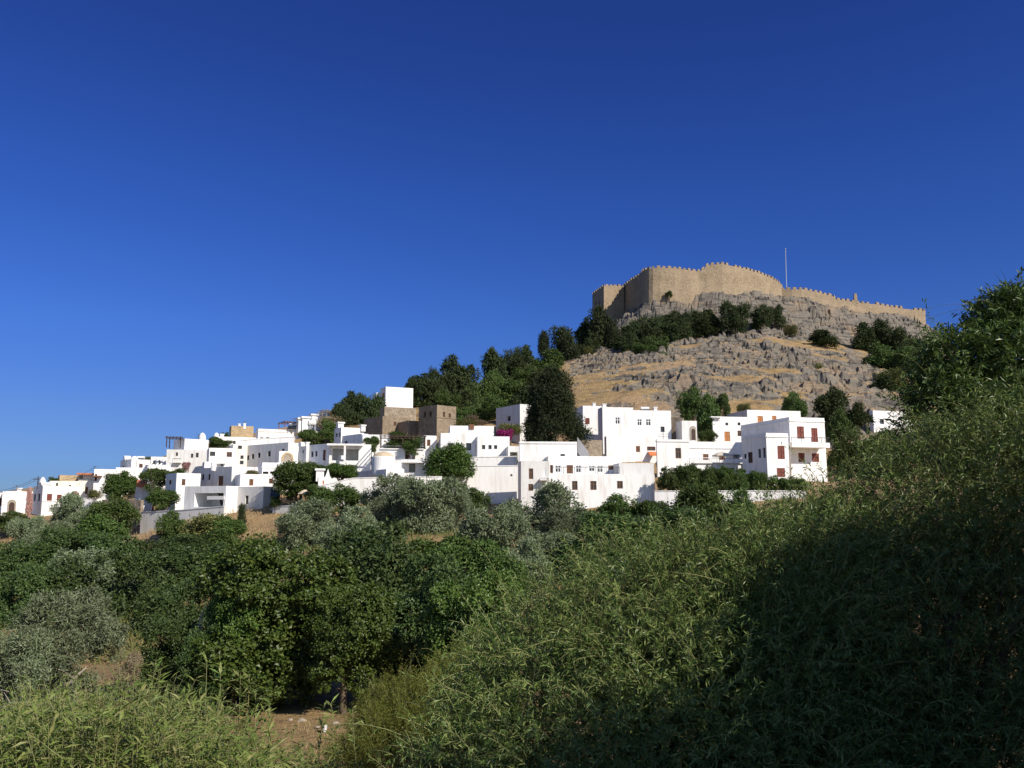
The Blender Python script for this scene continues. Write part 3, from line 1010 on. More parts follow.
# ------------------------------------------------------------------ the houses, front rows of the east side first
H = house
H('house', "long white front block with three dark windows low in its plain wall", 546, 549, 655, 474.5, 508, 99, 4,
  [('F', 'win', 572, 481, 577.5, 490), ('F', 'win', 590.3, 481, 596.5, 490), ('F', 'win', 617, 481, 622.8, 488.6), ('F', 'small', 628, 468.2, 637, 469.6)], 'white', front=12,
  extra=[])
H('house', "white setback storey with a row of white framed windows and a brown door", None, 548, 622, 456, 476, 104.5, 4,
  [('F', 'ddoor', 550, 465, 553, 473), ('F', 'white', 555, 465, 561, 472.6), ('F', 'brown', 566.6, 465, 573, 473.5), ('F', 'white', 575.5, 465, 581.5, 472.8), ('F', 'white', 588.5, 465.4, 595, 471.6), ('F', 'white', 597.2, 465.4, 603, 472.6), ('F', 'brown', 608.3, 465.4, 615.6, 469.6)], back=4.5,
  extra=[slab(552, 620, 474.4, 475, 5.0, name='terrace_floor', rail=(467, 'iron'))])
H('house', "pale grey block on the east end of the long front terrace", None, 619, 654, 463, 476, 101.5, 4, [], 'grey_white', back=4)
H('house', "slim white tower piece with two stacked brown windows and a tiny balcony", 518, 521, 549.5, 461, 495, 98, 6,
  [('F', 'win', 528.8, 468.5, 533.2, 479), ('F', 'win', 528.4, 484, 533.2, 490.8), ('F', 'wdoor', 543.6, 469, 546.4, 476.6)], 'grey_white',
  extra=[slab(540, 549, 479, 480.4, 1.0, name='balcony', mat='grey_white', rail=(478, 'grey_metal'))])
H('house', "white block under the dark conifer with one small window near its east end", 519, 519.5, 577, 441.5, 466, 107, 4, [('F', 'small', 560.4, 454, 565, 459.2)], back=7, cornice=0.25)
H('house', "tall white cube with two pale windows and a shaded side wall", 598, 602.6, 633.4, 407, 440, 121, 9, [('F', 'white', 615, 417, 620.2, 424.3)], back=9, extra=[chimney(604, 404.8, .5)])
H('house', "white ledge storey jutting out beneath the tall white cube", 604.5, 606.5, 635.2, 436.3, 460, 117.5, 9, [])
H('house', "white block behind the conifer with one red shutter", 575, 583, 607, 405.6, 440, 127, 9, [('F', 'red', 585.2, 418, 589.6, 424)], back=6, extra=[chimney(594, 403.6, .4)])
H('house', "white upper block with paired pale windows and one small dark window", 632.8, 633.6, 671.2, 410.2, 438, 122, 7,
  [('F', 'white', 637, 418.7, 642, 425.8), ('F', 'white', 645.6, 418.8, 651, 425.9), ('F', 'small', 660.6, 426.6, 664.6, 432)], back=8, extra=[antenna(634, 402), chimney(655, 408, .5)])
H('house', "low white annex with arched brown window and small orange awning", 634, 635, 658, 436.8, 458, 118.5, 7,
  [('F', 'brown', 635.8, 446, 640, 452), ('F', 'win', 647, 446.6, 655.4, 450.6)], extra=[awning(649, 656.6, 451.4, 454.6, .9, mat='orange_canvas')])
H('house', "plain white block with a single brown window above the vine hedge", 656.5, 657.3, 690, 439.3, 478, 108, 8, [('F', 'win', 675.4, 448, 681, 458.4)], back=8, cornice=0.3, extra=[antenna(663, 431)])
H('house', "white terrace house with red windows behind a railing and two dark arcades below", None, 689, 743, 441.5, 478, 112, 10,
  [('F', 'brown', 703, 454, 708.6, 460), ('F', 'brown', 719, 454, 725, 460), ('F', 'dark', 733, 454.4, 741, 459)], back=8, cornice=0.9)
H('house', "white arcaded terrace base under the railing with a square pillar between its openings", None, 695, 757, 463, 492, 107.5, 10,
  [('F', 'deep', 722.5, 468, 735, 476), ('F', 'deep', 739, 468.4, 754.6, 476)], back=3.8,
  extra=[slab(690, 756, 462.6, 463.4, 0.25, name='terrace_edge', rail=(458, 'grey_metal'))])
H('house', "white house with an orange door and two tiny square windows", 712, 713, 749, 416.4, 444, 124, 10,
  [('F', 'door', 724.4, 431.6, 730, 441.2), ('F', 'small', 725.4, 422.6, 728.2, 425.4), ('F', 'small', 737.6, 422.4, 740.4, 425.4), ('F', 'win', 737.6, 430.6, 741.6, 436.2)], extra=[slab(711, 722, 416.4, 417.4, .6, name='eave')])
H('house', "white topmost block of the east cluster with two tan shuttered windows", None, 747.5, 801, 409.8, 436, 130, 12,
  [('F', 'door', 757.6, 416, 763, 423.2), ('F', 'door', 772, 415.8, 776.4, 421.8)], back=7)
H('house', "white two storey house with a red shutter, red door and railed balcony", 742, 790.6, 826, 417, 486, 104, 15,
  [('F', 'red', 797, 426.4, 804, 438.6), ('F', 'red', 811.4, 428, 817.6, 442), ('F', 'red', 798.4, 453, 804.6, 462), ('F', 'red', 812, 453.4, 819, 462)], back=10, cornice=0.55,
  extra=[slab(792, 830, 442.4, 447.4, 2.2, name='balcony', rail=(437.4, 'iron'))])
H('house', "white projecting wing with two red shutters and shaded side windows", 742.5, 767, 789, 432.8, 484, 100, 15,
  [('F', 'red', 777.6, 445.8, 784.6, 459), ('F', 'red', 777, 468, 785, 477), ('L', 'small', 744, 454, 746.4, 458.6), ('L', 'ddoor', 748, 452, 752.6, 463), ('L', 'small', 758.2, 449, 760.8, 458), ('L', 'small', 763, 447.6, 765.4, 458)], cornice=0.5)
H('house', "small white house alone beyond the wispy shrub at the foot of the crag", 870, 873.5, 914, 410.4, 434, 148, 18, [('F', 'small', 880, 419, 884, 424)], back=6)
H('house', "grey plastered annex with an arched door under the bush", 676, 682, 697, 420.6, 444, 121, 12, [('F', 'ddoor', 690.6, 427, 695.4, 440)], 'grey_white', extra=[arch(690, 696, 426, 440, mat='stone_pale')])

# ------------------------------------------------------------------ centre
H('house', "white church-like block with two dark windows above the round tree", 438, 440.6, 478.6, 433, 462, 115, 6,
  [('F', 'small', 447.6, 443, 453.2, 448.6), ('F', 'small', 466, 443, 471.2, 450.4)], back=7)
H('house', "white upper tier with a sloping roofline behind the church-like block", None, 450, 494, 425.6, 442, 121, 6, [], extra=[chimney(471.5, 424.4, .7, 'wood', False, .5)], back=6)
H('house', "white block with three little square windows in a row", None, 477.4, 509.6, 436.2, 470, 114, 8,
  [('F', 'small', 482, 445, 485.2, 449.2), ('F', 'small', 488.4, 445, 491.6, 449.2), ('F', 'small', 494, 445.2, 497.2, 449)], back=7)
H('house', "white linking block with a dark opening beside the three window block", None, 508, 520, 446, 474, 112, 6, [('F', 'deep', 510, 452, 517.6, 465)], back=5)
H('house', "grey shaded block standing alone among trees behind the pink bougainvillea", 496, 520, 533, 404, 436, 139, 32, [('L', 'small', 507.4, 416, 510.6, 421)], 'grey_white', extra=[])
H('stone_tower', "square brown stone tower with paired windows high on each side", 418.5, 436.8, 456, 404.8, 450, 132, 44,
  [('L', 'ddoor', 423.6, 411.6, 426, 417.2), ('L', 'ddoor', 429.4, 411.2, 431.6, 417), ('F', 'ddoor', 442.8, 411.8, 445.2, 417.2), ('F', 'ddoor', 448.6, 413.4, 450.8, 419)],
  'town_stone', group='old brown stone buildings', cat='tower', cornice=2.0)
H('stone_house', "low brown stone house joined to the square stone tower", 364, 382.4, 410, 416, 446, 139, 40,
  [('F', 'ddoor', 393.8, 421.8, 396.4, 425.8), ('F', 'ddoor', 401.4, 422.6, 403.4, 426)], 'town_stone', group='old brown stone buildings', cat='house')
H('stone_house', "narrow brown stone link with a pale sloping top beside the tower", None, 408, 420, 420.5, 444, 137, 30, [], 'town_stone', group='old brown stone buildings')
H('house', "white cube perched on a stone base above the old stone houses", 380, 385.6, 413, 386.6, 412, 168, 26, [('L', 'door', 382.4, 393, 384.6, 398)], back=6, front=7, extra=[])
H('house', "small white annex at the back of the perched white cube", None, 376.4, 384, 392.6, 408, 171, 20, [('F', 'small', 378, 397, 380, 400)], back=4)
H('stone_house', "rough stone base wall carrying the perched white cube", 380, 384.4, 416, 406.8, 424, 151, 24, [], 'rubble', group='old brown stone buildings', cat='house')
H('house', "white house with a little corner turret below the pines", 334, 341, 364, 427.2, 450, 131, 34, [('L', 'small', 335.6, 433, 337.4, 437), ('L', 'small', 338.6, 432.6, 340.2, 437)], extra=[chimney(340, 423.6, .9), chimney(362.6, 426, .7)])
H('house', "grey sided white block with one small square window behind the red door house", 341.6, 361.5, 368, 433.6, 460, 127, 42, [('L', 'small', 344.6, 441, 347.4, 443.4)], 'white')
H('house', "white vine-draped house with a red brown door and small window", None, 362.4, 390, 434.4, 464, 121, 14,
  [('F', 'brown', 364.2, 449.4, 368.6, 457.6), ('F', 'small', 371.6, 449, 374.2, 452)], back=6)
H('house', "white low house with two slit windows and a brown door", 309.2, 328.6, 333, 443.4, 470, 117, 46,
  [('L', 'small', 311.2, 451.4, 313.4, 457), ('L', 'small', 315.2, 451, 317.2, 456.4), ('L', 'brown', 323, 449.8, 325.6, 460.4)], back=8)
H('house', "narrow grey block with cluttered roof west of the slit window house", 298.6, 306, 311, 446, 468, 120, 45, [('L', 'small', 302.6, 450, 304, 453)], 'grey_white', extra=[tank(303, 445, .4), chimney(307, 443, .5)])
H('house', "white veranda house with a flat roof over a shady open porch", None, 329, 371, 444, 470, 116, 10,
  [('F', 'deep', 332, 448.6, 358.6, 460.5)], back=6, extra=[slab(327, 363, 443.6, 445.4, 1.4, name='porch_roof', posts=((344.6, 461, .14),)), slab(339.6, 345.6, 455.4, 459.4, .3, name='counter', mat='white_paint')])
# domed building
hd = P(383.4, 455, 105.5)
dm = empty('domed_chapel', (hd.x, hd.y, P(383, 470, 105).z), "white domed chapel with round drum and low tan dome", 'chapel', 'white houses on the hillside')
rr = 11.6 / F * 105.5
z0_, z1_ = P(383, 475, 104).z, P(383, 456.8, 104).z
mb = MB(); mb.lathe((hd.x, hd.y, z0_), [(rr, 0), (rr, z1_ - z0_), (rr * .97, z1_ - z0_ + .06)], 'white', 28); mb.build('drum', dm)
mb = MB(); mb.lathe((hd.x, hd.y, z1_ + .03), [(rr * .96, 0), (rr * .8, .30), (rr * .5, .56), (rr * .2, .70), (.02, .74)], 'dome_tile', 24); mb.build('dome', dm)
H('house', "white front gabled block below the dome with one tiny window", 348, 386, 404, 469, 492, 101.5, 30, [('F', 'small', 394, 473.4, 398, 477)], extra=[gable(386, 404, 395, 463.2)], back=9)
H('house', "white terrace house with vine covered pergola and railing above the chapel", None, 379, 425, 449, 468, 113, 8, [('F', 'wdoor', 399, 450, 402.6, 459.8), ('F', 'ddoor', 405, 451, 409, 459)], back=6,
  extra=[pergola(381, 424, 438.8, 448.8, -3.5, mat='dark_wood'), slab(380, 424, 448.4, 449.4, .2, name='terrace_edge', rail=(446, 'grey_metal'))])
H('house', "white block with shaded side joining the pergola terrace to the stone tower", 420, 424, 436.4, 435.4, 470, 118, 26, [('F', 'win', 427, 439.6, 430.4, 446)], back=7)
H('house', "white porch house with a dark square window and thin flat canopy", None, 402, 424, 461, 490, 104.6, 8, [('F', 'small', 409, 464, 415.2, 472)], back=6,
  extra=[slab(401, 423.6, 459.4, 462.6, 1.3, name='canopy')])
H('house', "white sloping stair wing descending from the porch house toward the round tree", None, 423, 441, 474.4, 492, 103.4, 8, [], back=4, extra=[gable(423, 441, 424.5, 464.5)])
# bell gable
H('bell_gable', "white bell gable with stepped top beside the parasols", None, 318, 330.4, 477, 500, 99.6, 12, [('F', 'door', 322.4, 480.6, 324.2, 487.4)], 'white', back=1.6, cat='bell gable', group='white houses on the hillside', extra=[chimney(320.2, 470.6, .9, back=.6), gable(325.4, 330.4, 328.2, 468.6)])

# ------------------------------------------------------------------ west side
H('house', "long white stepped building on the ridge with small windows", 255.5, 258, 318, 428.6, 450, 150, 30,
  [('F', 'small', 260, 437.4, 263.4, 440.8), ('F', 'small', 266, 437, 269.4, 441.2), ('F', 'small', 274.6, 437.6, 277, 443)], back=6, front=16, cornice=.5,
  extra=[pergola(279, 296, 424.4, 428.6, -4, mat='wood'), chimney(301, 419.6, 1.2, back=3), chimney(305, 418.6, 1.3, back=3), tank(312, 420, .5, 3), antenna(294, 418, 3)])
H('house', "white ridge block stepping up to the dry bushes", None, 303, 322, 420, 440, 158, 30, [('F', 'small', 306, 424, 308.4, 427), ('F', 'small', 313, 423.6, 315.4, 427)], back=6, extra=[chimney(314, 415.8, 1.2, back=2), antenna(316, 412)])
H('house', "bare tan stone block standing on the ridge", 229, 231, 253.2, 425.6, 446, 153, 24, [], 'tan_block', extra=[chimney(239.4, 424.3, .4, back=1), chimney(244.6, 423.8, .4, back=1), antenna(245, 421)])
H('house', "white flat roofed block beneath the bare tan stone block", None, 216, 256, 436.4, 456, 147, 24, [('F', 'small', 219, 441, 221, 444), ('F', 'small', 224, 440.6, 228, 444), ('F', 'small', 233, 440.8, 235.6, 444), ('F', 'brown', 246, 440.6, 249, 446)], back=6, extra=[cupola(216.6, 432.6, .9, 1.5), chimney(222, 434.8, .6)])
H('house', "white upper house with roof pergola on the west ridge", 173, 184, 208, 438.6, 468, 135, 46,
  [('L', 'small', 176, 452.4, 178, 456)], back=8, front=6, extra=[cupola(202.6, 432.6, 1.1, 2.5), antenna(199, 434)])
H('house', "grey house with small paired windows under the roof pergola", 155, 166, 208, 449.4, 480, 132, 14,
  [('F', 'small', 175.8, 452.4, 178, 456), ('F', 'small', 190.8, 453.6, 193.2, 457.8), ('F', 'small', 195.8, 452.8, 198.6, 457.4), ('L', 'win', 158, 457, 160.4, 463), ('L', 'win', 163, 456, 164.8, 461)], 'grey_white', back=8,
  extra=[pergola(169.5, 183, 439.4, 448.8, -3.2, mat='dark_wood'), slab(172.6, 181, 461.6, 462.6, .8, name='balcony', rail=(458.6, 'iron'))])
H('house', "small white house on the crest just west of the grey balcony house", None, 150.5, 167, 456.6, 478, 138, 24, [('F', 'small', 153, 460.6, 155, 464), ('F', 'small', 158.6, 460.4, 160.6, 464)], back=5)
H('house', "white house with one wide and one square dark window", 206.4, 208.6, 233.4, 447.8, 478, 127, 24,
  [('F', 'small', 209.6, 451.6, 215.2, 456), ('F', 'win', 226.6, 452, 232, 457)], back=7)
H('house', "tall cream block with three small windows beside the long grey house", None, 232.4, 247, 444, 476, 129, 24,
  [('F', 'small', 238, 445.6, 242, 449), ('F', 'small', 240.4, 455.4, 243.6, 459), ('F', 'small', 239.8, 460.6, 243.6, 464.4)], 'cream', back=6)
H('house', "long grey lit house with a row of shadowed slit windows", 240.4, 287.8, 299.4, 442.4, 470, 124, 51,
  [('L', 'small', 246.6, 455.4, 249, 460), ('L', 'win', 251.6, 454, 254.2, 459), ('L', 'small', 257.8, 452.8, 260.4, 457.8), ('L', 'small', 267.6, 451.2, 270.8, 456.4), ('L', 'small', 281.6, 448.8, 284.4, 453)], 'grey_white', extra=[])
H('house', "low white building with a tan arched niche in its wall", None, 278, 312, 462, 482, 117.5, 30, [], back=4, front=8, extra=[])
H('house', "small cream house front holding the tan stone arch", None, 279, 299, 451, 470, 120.5, 20, [], 'white', back=2.5, extra=[arch(281.6, 293.4, 452.4, 461.6, mat='tan_block', inner='stone_pale')])
H('house', "white slab roofed block with two dark slots above the green tree", 258, 262, 312, 462.4, 480, 114, 24, [('F', 'small', 262.8, 471.6, 268.4, 474), ('F', 'small', 270, 471.4, 276, 473.8)], back=5, cornice=0.7)
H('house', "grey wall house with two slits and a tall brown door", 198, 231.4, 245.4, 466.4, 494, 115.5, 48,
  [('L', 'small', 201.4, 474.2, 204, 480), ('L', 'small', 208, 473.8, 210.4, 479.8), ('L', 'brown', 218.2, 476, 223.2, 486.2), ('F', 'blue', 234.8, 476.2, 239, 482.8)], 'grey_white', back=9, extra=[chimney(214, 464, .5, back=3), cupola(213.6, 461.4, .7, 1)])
H('house', "white cube with a brown window beside the dark green tree", 165.2, 176, 200, 473, 504, 112, 38,
  [('L', 'win', 168.8, 480, 171.4, 484.4), ('F', 'win', 181.8, 479, 185.4, 485.4)], back=6)
H('house', "low white block with two brown windows behind the open terrace", None, 240, 276, 474, 496, 110.5, 24,
  [('F', 'brown', 249.2, 479, 253.4, 485.6), ('F', 'win', 269, 478.6, 273, 483.6)], back=6)
H('house', "white open terrace house with a dark roofed loggia and rolled awning", None, 184, 225.5, 486.4, 516, 106.9, -26,
  [('F', 'deep', 194.4, 493, 223.4, 507)], back=7, extra=[slab(207, 224, 496, 499.6, .1, name='awning_roll', mat='white_canvas')])
H('house', "large pale wall house with two slit windows above the earth bank", 224, 263, 273, 486.4, 520, 103.6, 62,
  [('L', 'small', 229.4, 498, 232.4, 503.4), ('L', 'small', 245.2, 495.6, 248.4, 504)], 'grey_white')
H('house', "white house on the far west edge with a dark arched door", None, 1.5, 32, 491.2, 520, 128, 30,
  [('F', 'small', -1, 498, 3.8, 506)], 'white', back=6, front=7, extra=[arch(7.4, 16, 499.6, 512.6, mat='stone_pale'), chimney(19, 489, .7), antenna(17, 485, 1)])
H('house', "white house cut by the picture edge next to a dark doorway", None, -14, 3, 492.6, 518, 131, 26, [('F', 'ddoor', -4, 498, 3, 506)], back=6)
H('house', "white two tone house with red windows and a brown stone arched door", 32.4, 42, 80.5, 486, 514, 125, 43,
  [('L', 'small', 33.6, 494, 35.6, 501), ('L', 'small', 37.8, 493.8, 40, 501), ('F', 'red', 46.8, 493.8, 52, 501), ('F', 'red', 56.8, 494.6, 61.6, 501)], back=6, front=9,
  extra=[arch(70, 79, 490.8, 502, mat='town_stone', inner='wood'), slab(42.4, 80, 501, 501.6, .12, name='ledge'), cupola(43, 477, .9, 2), antenna(38, 477, 2), chimney(45.6, 484.6, 1.2)])
H('house', "tan stone house rising behind the red window house", None, 59, 82, 475, 495, 141, 30, [], 'tan_block', back=6)
H('house', "white house with a small dark porch roof on the western crest", None, 49, 99, 480.8, 500, 136, 26, [('F', 'small', 56, 483, 58, 486), ('F', 'small', 63, 486, 66, 489), ('F', 'small', 69, 485, 71, 488), ('F', 'small', 76, 486.6, 79, 489.6), ('F', 'brown', 85, 487, 88, 494)], 'cream', back=5)
H('house', "white porch house with flat roof slab beside the tan stone house", None, 78, 99, 473.4, 496, 139, 26, [('F', 'small', 78.6, 475.6, 83, 479)], 'cream', back=5, extra=[slab(76.6, 94, 473, 474.6, 1.2, name='porch_roof', mat='terracotta')])
H('house', "white block with a shaded doorway and brown lean-to roof", None, 93.4, 118, 469, 500, 136, 26, [('F', 'ddoor', 94, 474, 97, 481), ('F', 'small', 105.6, 475.6, 107.4, 479)], back=5, extra=[slab(92.6, 102, 475.6, 476.8, 1.2, name='lean_to', mat='wood'), antenna(95, 466, 1)])
H('house', "broad white block behind the round green tree on the west slope", None, 115, 153, 467.4, 500, 139, 24, [('F', 'small', 124, 474, 126.4, 478), ('F', 'small', 141, 473, 143.6, 477)], back=6, front=9, extra=[chimney(146, 465.6, .5), antenna(137, 461)])
H('house', "white upper cube with one brown window on the west slope", 120, 131, 152, 459.2, 480, 144, 44, [('F', 'win', 139, 463.8, 142.8, 467.8), ('L', 'small', 122.6, 465.6, 124, 468)], extra=[cupola(134.6, 456, 1.2, 1.5), tank(127, 458.4, .4)])
H('house', "white low house with a red tiled lean-to between two trees", None, 135, 152, 487, 508, 119, 20, [], 'white', back=4, extra=[slab(136.5, 146.5, 483.2, 487, 1.2, name='lean_to', mat='terracotta', tilt=.5)])
H('house', "white terraced house filling the slope between the roof pergola house and white cube", None, 148, 170, 464.6, 490, 130, 24, [('F', 'small', 151, 471, 153, 475), ('F', 'small', 157, 470, 159, 474), ('F', 'brown', 162, 474, 165, 481)], back=5)
H('house', "white block under the wide dark window house on the west terraces", None, 204, 238, 461.6, 486, 121.5, 24, [('F', 'small', 212.4, 463.4, 215, 467), ('F', 'small', 220.6, 463.6, 223, 466)], back=4, extra=[slab(214, 226, 462.8, 463.6, .9, name='canopy', mat='grey_white')])
H('house', "white block with pale roof terraces east of the grey wall house", None, 231, 262, 466.6, 490, 118.6, 24, [('F', 'small', 247, 470.6, 250, 473.6)], back=4)

# ------------------------------------------------------------------ free walls, stairs
def free_wall(label, pts, mat='white', th=0.45, name='garden_wall', coping=True, group='white terrace and garden walls'):
    """pts: (px, y_top, y_bottom, depth)"""
    tops = [P(p[0], p[1], p[3]) for p in pts]
    bz = [P(p[0], p[2], p[3]).z for p in pts]
    root = empty(name, (tops[0].x, tops[0].y, bz[0]), label, 'wall', group)
    root['kind'] = 'thing'
    mb, cb = MB(), MB()
    for i in range(len(pts) - 1):
        a, b_ = tops[i], tops[i + 1]
        d = Vector((b_.x - a.x, b_.y - a.y, 0)).normalized()
        n_ = Vector((-d.y, d.x, 0)) * th
        g = min(ground(a.x, a.y), ground(b_.x, b_.y), bz[i], bz[i + 1]) - .8
        lo = [Vector((q.x, q.y, g)) for q in (a, b_, b_ + n_, a + n_)]
        mb.hexa(lo, [a, b_, b_ + n_, a + n_], mat)
        if coping:
            o_ = n_.normalized() * .06
            lo = [a - o_ + UP * .004, b_ - o_ + UP * .004, b_ + n_ + o_ + UP * .004, a + n_ + o_ + UP * .004]
            cb.hexa(lo, [v + UP * .09 for v in lo], mat)
    mb.build('wall', root)
    if coping:
        cb.build('coping', root)
    return root
free_wall("grey white retaining wall of the planter terrace with dark drain marks", [(141, 512.6, 523, 109.4), (184, 510.2, 522, 105.9), (224, 506.6, 520, 103.0)], 'grey_white')
free_wall("pale plaster wall under the restaurant terrace", [(272.6, 506.4, 520, 101.8), (330, 506, 517, 98.4)], 'grey_white')
free_wall("long white retaining wall dotted with weep holes below the domed chapel", [(316, 487, 502, 99.3), (352, 478.6, 500, 99.6), (386, 477.6, 498, 99.8), (442, 477, 500, 101)], 'weep_wall')
free_wall("big white terrace wall dotted with weep holes behind the olive trees", [(440.5, 476, 504, 104), (462, 466.6, 504, 104.2), (519, 466, 504, 104.6)], 'weep_wall')
free_wall("upper white terrace wall stepping up below the three window block", [(470, 457.6, 476, 109.4), (517, 456.6, 476, 109.6)], 'weep_wall')
free_wall("white garden wall beneath the vine hedge", [(654.6, 491.4, 504, 96.4), (760, 491.2, 503, 95.6), (806, 491.4, 503, 95)], 'white')
free_wall("plain white wall running from the arched door house to the round tree", [(80, 498.4, 512, 122), (97, 499, 512, 121.6), (122, 491, 503, 124.5)], 'white')
free_wall("rough stone retaining wall beside the outside staircase", [(576, 440, 462, 116), (602, 440, 462, 116.5)], 'rubble', coping=False, group='rough stone walls')
free_wall("low tan earth stained wall along the lane under the round tree", [(102, 499.6, 506, 118), (141, 500, 508, 114)], 'rubble', coping=False, group='rough stone walls')
free_wall("dry stone wall beside the grey annex under the crag", [(668, 416.6, 440, 125), (683, 418, 440, 124)], 'rubble', coping=False, group='rough stone walls')
free_wall("brown stone footing below the big white terrace wall", [(484, 503.6, 510, 103.2), (510, 503.8, 510, 103.2)], 'rubble', coping=False, group='rough stone walls')
free_wall("low white parapet wall behind the long grey lit house", [(240, 440.6, 447, 132), (268, 438.4, 447, 132), (294, 437, 447, 132)], 'white')
# outside staircase
mb = MB()
s0, s1 = P(577, 441, 115), P(588.5, 456.6, 114.2)
st = empty('outdoor_staircase', (s1.x, s1.y, s1.z), "pale outside staircase climbing the rough stone wall beside the conifer", 'staircase')
k = 12
for i in range(k):
    q = s1.lerp(s0, (i + .5) / k)
    mb.box((q.x, q.y, s1.z - 1.2), ((s0 - s1).x / k * .5, 0, 0), (0, .5, 0), (s0.z - s1.z) * (i + 1) / k + 1.2, 'stone_pale')
mb.build('steps', st)
mb = MB()
off = Vector((0, -.62, 0))
mb.hexa([s1 + off - UP * 1.4, s0 + off - UP * 1.6 , s0 + off - UP * 1.6 + Vector((0, .1, 0)), s1 + off - UP * 1.4 + Vector((0, .1, 0))][::-1] if s1.x > s0.x else [s1 + off, s0 + off, s0 + off + Vector((0, .1, 0)), s1 + off + Vector((0, .1, 0))],
        [s1 + off + UP * .5, s0 + off + UP * .5, s0 + off + UP * .5 + Vector((0, .1, 0)), s1 + off + UP * .5 + Vector((0, .1, 0))][::-1], 'white')
mb.build('parapet', st)

# ------------------------------------------------------------------ parasols, chairs, guests on the restaurant terrace
def parasol(px, yt, D, w, label, h=2.5, mat='canvas'):
    q = P(px, yt, D)
    g = q.z - h
    r = empty('parasol', (q.x, q.y, g), label, 'parasol', 'parasols on the terraces')
    mb = MB(); mb.tube([(q.x, q.y, g), (q.x, q.y, q.z)], .035, 'wood', 6); mb.build('pole', r)
    mb = MB(); rw = w / F * D / 2
    prof = [(rw, -.62), (rw * .98, -.50), (rw * .5, -.2), (.05, 0)]
    mb.lathe(q, prof, mat, 8); mb.build('canopy', r)
    mb = MB(); mb.lathe((q.x, q.y, g), [(.3, 0), (.3, .08), (.06, .14)], 'iron', 8); mb.build('base', r)
parasol(305.5, 488.8, 101, 17, "beige parasol half hidden under the flat topped tree")
parasol(317, 488.6, 100.4, 18, "beige parasol beside the white bell gable")
parasol(722.5, 451.4, 108, 22, "pale wide parasol on the railed terrace between red windows")
tz = P(285, 506.4, 101).z - .75
mb = MB()
a, b_ = P(273, 506, 101.9), P(330, 506, 98.6)
mb.poly([(a.x, a.y + .2, tz), (b_.x, b_.y + .2, tz), (b_.x + 1.0, b_.y + 5, tz), (a.x, a.y + 5, tz)], 'stone_pale')
structure(mb.build('terrace_pavement'))
def chair(x, y, rz, label):
    r = empty('terrace_chair', (x, y, tz), label, 'chair', 'chairs on the restaurant terrace')
    c, s = math.cos(rz), math.sin(rz)
    def q(u, v, z): return Vector((x + c * u - s * v, y + s * u + c * v, tz + z))
    X, Y = Vector((c, s, 0)), Vector((-s, c, 0))
    mb = MB(); mb.box(q(0, 0, .42), X * .22, Y * .22, .05, 'white_paint'); mb.build('seat', r)
    mb = MB(); mb.box(q(0, .21, .5), X * .2, Y * .02, .42, 'white_paint'); mb.build('backrest', r)
    for u in (-.19, .19):
        for v in (-.19, .19):
            mb = MB(); mb.box(q(u, v, 0), X * .02, Y * .02, .42 if v < 0 else .9, 'white_paint'); mb.build('leg', r)
cdesc = ["at the shaded west end of the restaurant terrace", "under the grey awning of the restaurant terrace", "just east of the shaded corner of the restaurant terrace", "below the trunk of the flat topped tree", "near the seated guests under the parasols", "by the potted shrub at the parasols"]
for i, px in enumerate((272.5, 276.5, 281, 287, 290.5, 294)):
    D = 101.9 - (px - 273) / 57 * 3.3 + .75
    q = P(px, 505, D)
    chair(q.x, q.y, random.uniform(-1, 1), "small white chair " + cdesc[i])
def guest(px, D, mat, label, rz=0.3):
    """seated figure grown as one skin surface"""
    q = P(px, 505, D)
    me = bpy.data.meshes.new('person')
    c, s = math.cos(rz), math.sin(rz)
    J = [(0, 0, .5), (0, .03, .75), (0, .05, 1.0), (0, .04, 1.12), (0, .0, 1.24), (0, -.01, 1.36),
         (.1, -.02, .48), (.13, -.42, .50), (.13, -.44, .08), (.13, -.54, .04), (-.1, -.02, .48), (-.13, -.42, .50), (-.13, -.44, .08), (-.13, -.54, .04),
         (.19, .05, 1.0), (.24, .0, .76), (.16, -.24, .70), (-.19, .05, 1.0), (-.24, .0, .76), (-.16, -.24, .70)]
    E = [(0, 1), (1, 2), (2, 3), (3, 4), (4, 5), (0, 6), (6, 7), (7, 8), (8, 9), (0, 10), (10, 11), (11, 12), (12, 13), (2, 14), (14, 15), (15, 16), (2, 17), (17, 18), (18, 19)]
    Rr = [.15, .14, .15, .06, .09, .08, .1, .07, .05, .04, .1, .07, .05, .04, .07, .05, .04, .07, .05, .04]
    me.from_pydata([(c * u - s * v, s * u + c * v, z) for u, v, z in J], E, [])
    me.materials.append(MATS[mat])
    o = bpy.data.objects.new('person', me)
    o.location = (q.x, q.y, tz)
    link(o)
    o.modifiers.new('skin', 'SKIN')
    for i, r_ in enumerate(Rr):
        me.skin_vertices[0].data[i].radius = (r_, r_)
    me.skin_vertices[0].data[0].use_root = True
    o.modifiers.new('sub', 'SUBSURF').render_levels = 1
    tag(o, label, 'person', 'guests on the restaurant terrace')
    h = MB(); h.lathe((0, 0.0, 0), [(.10, 1.30), (.105, 1.38), (.07, 1.46), (.01, 1.48)], 'dark_wood', 8)
    hm = bpy.data.objects.new('hair', h.mesh('hair')); link(hm, o)
    st_ = MB(); st_.box((0, .05, 0), (.2, 0, 0), (0, .2, 0), .40, 'white_paint')
guest(297, 101.3, 'pink_cloth', "person in pink sitting on the restaurant terrace below the tree trunk", .4)
guest(301.5, 101.0, 'skin', "person in pale brown top sitting beside the pink guest", -.4)
guest(309.5, 100.5, 'pink_cloth', "person in pink sitting nearest the bell gable under the parasols", .2)
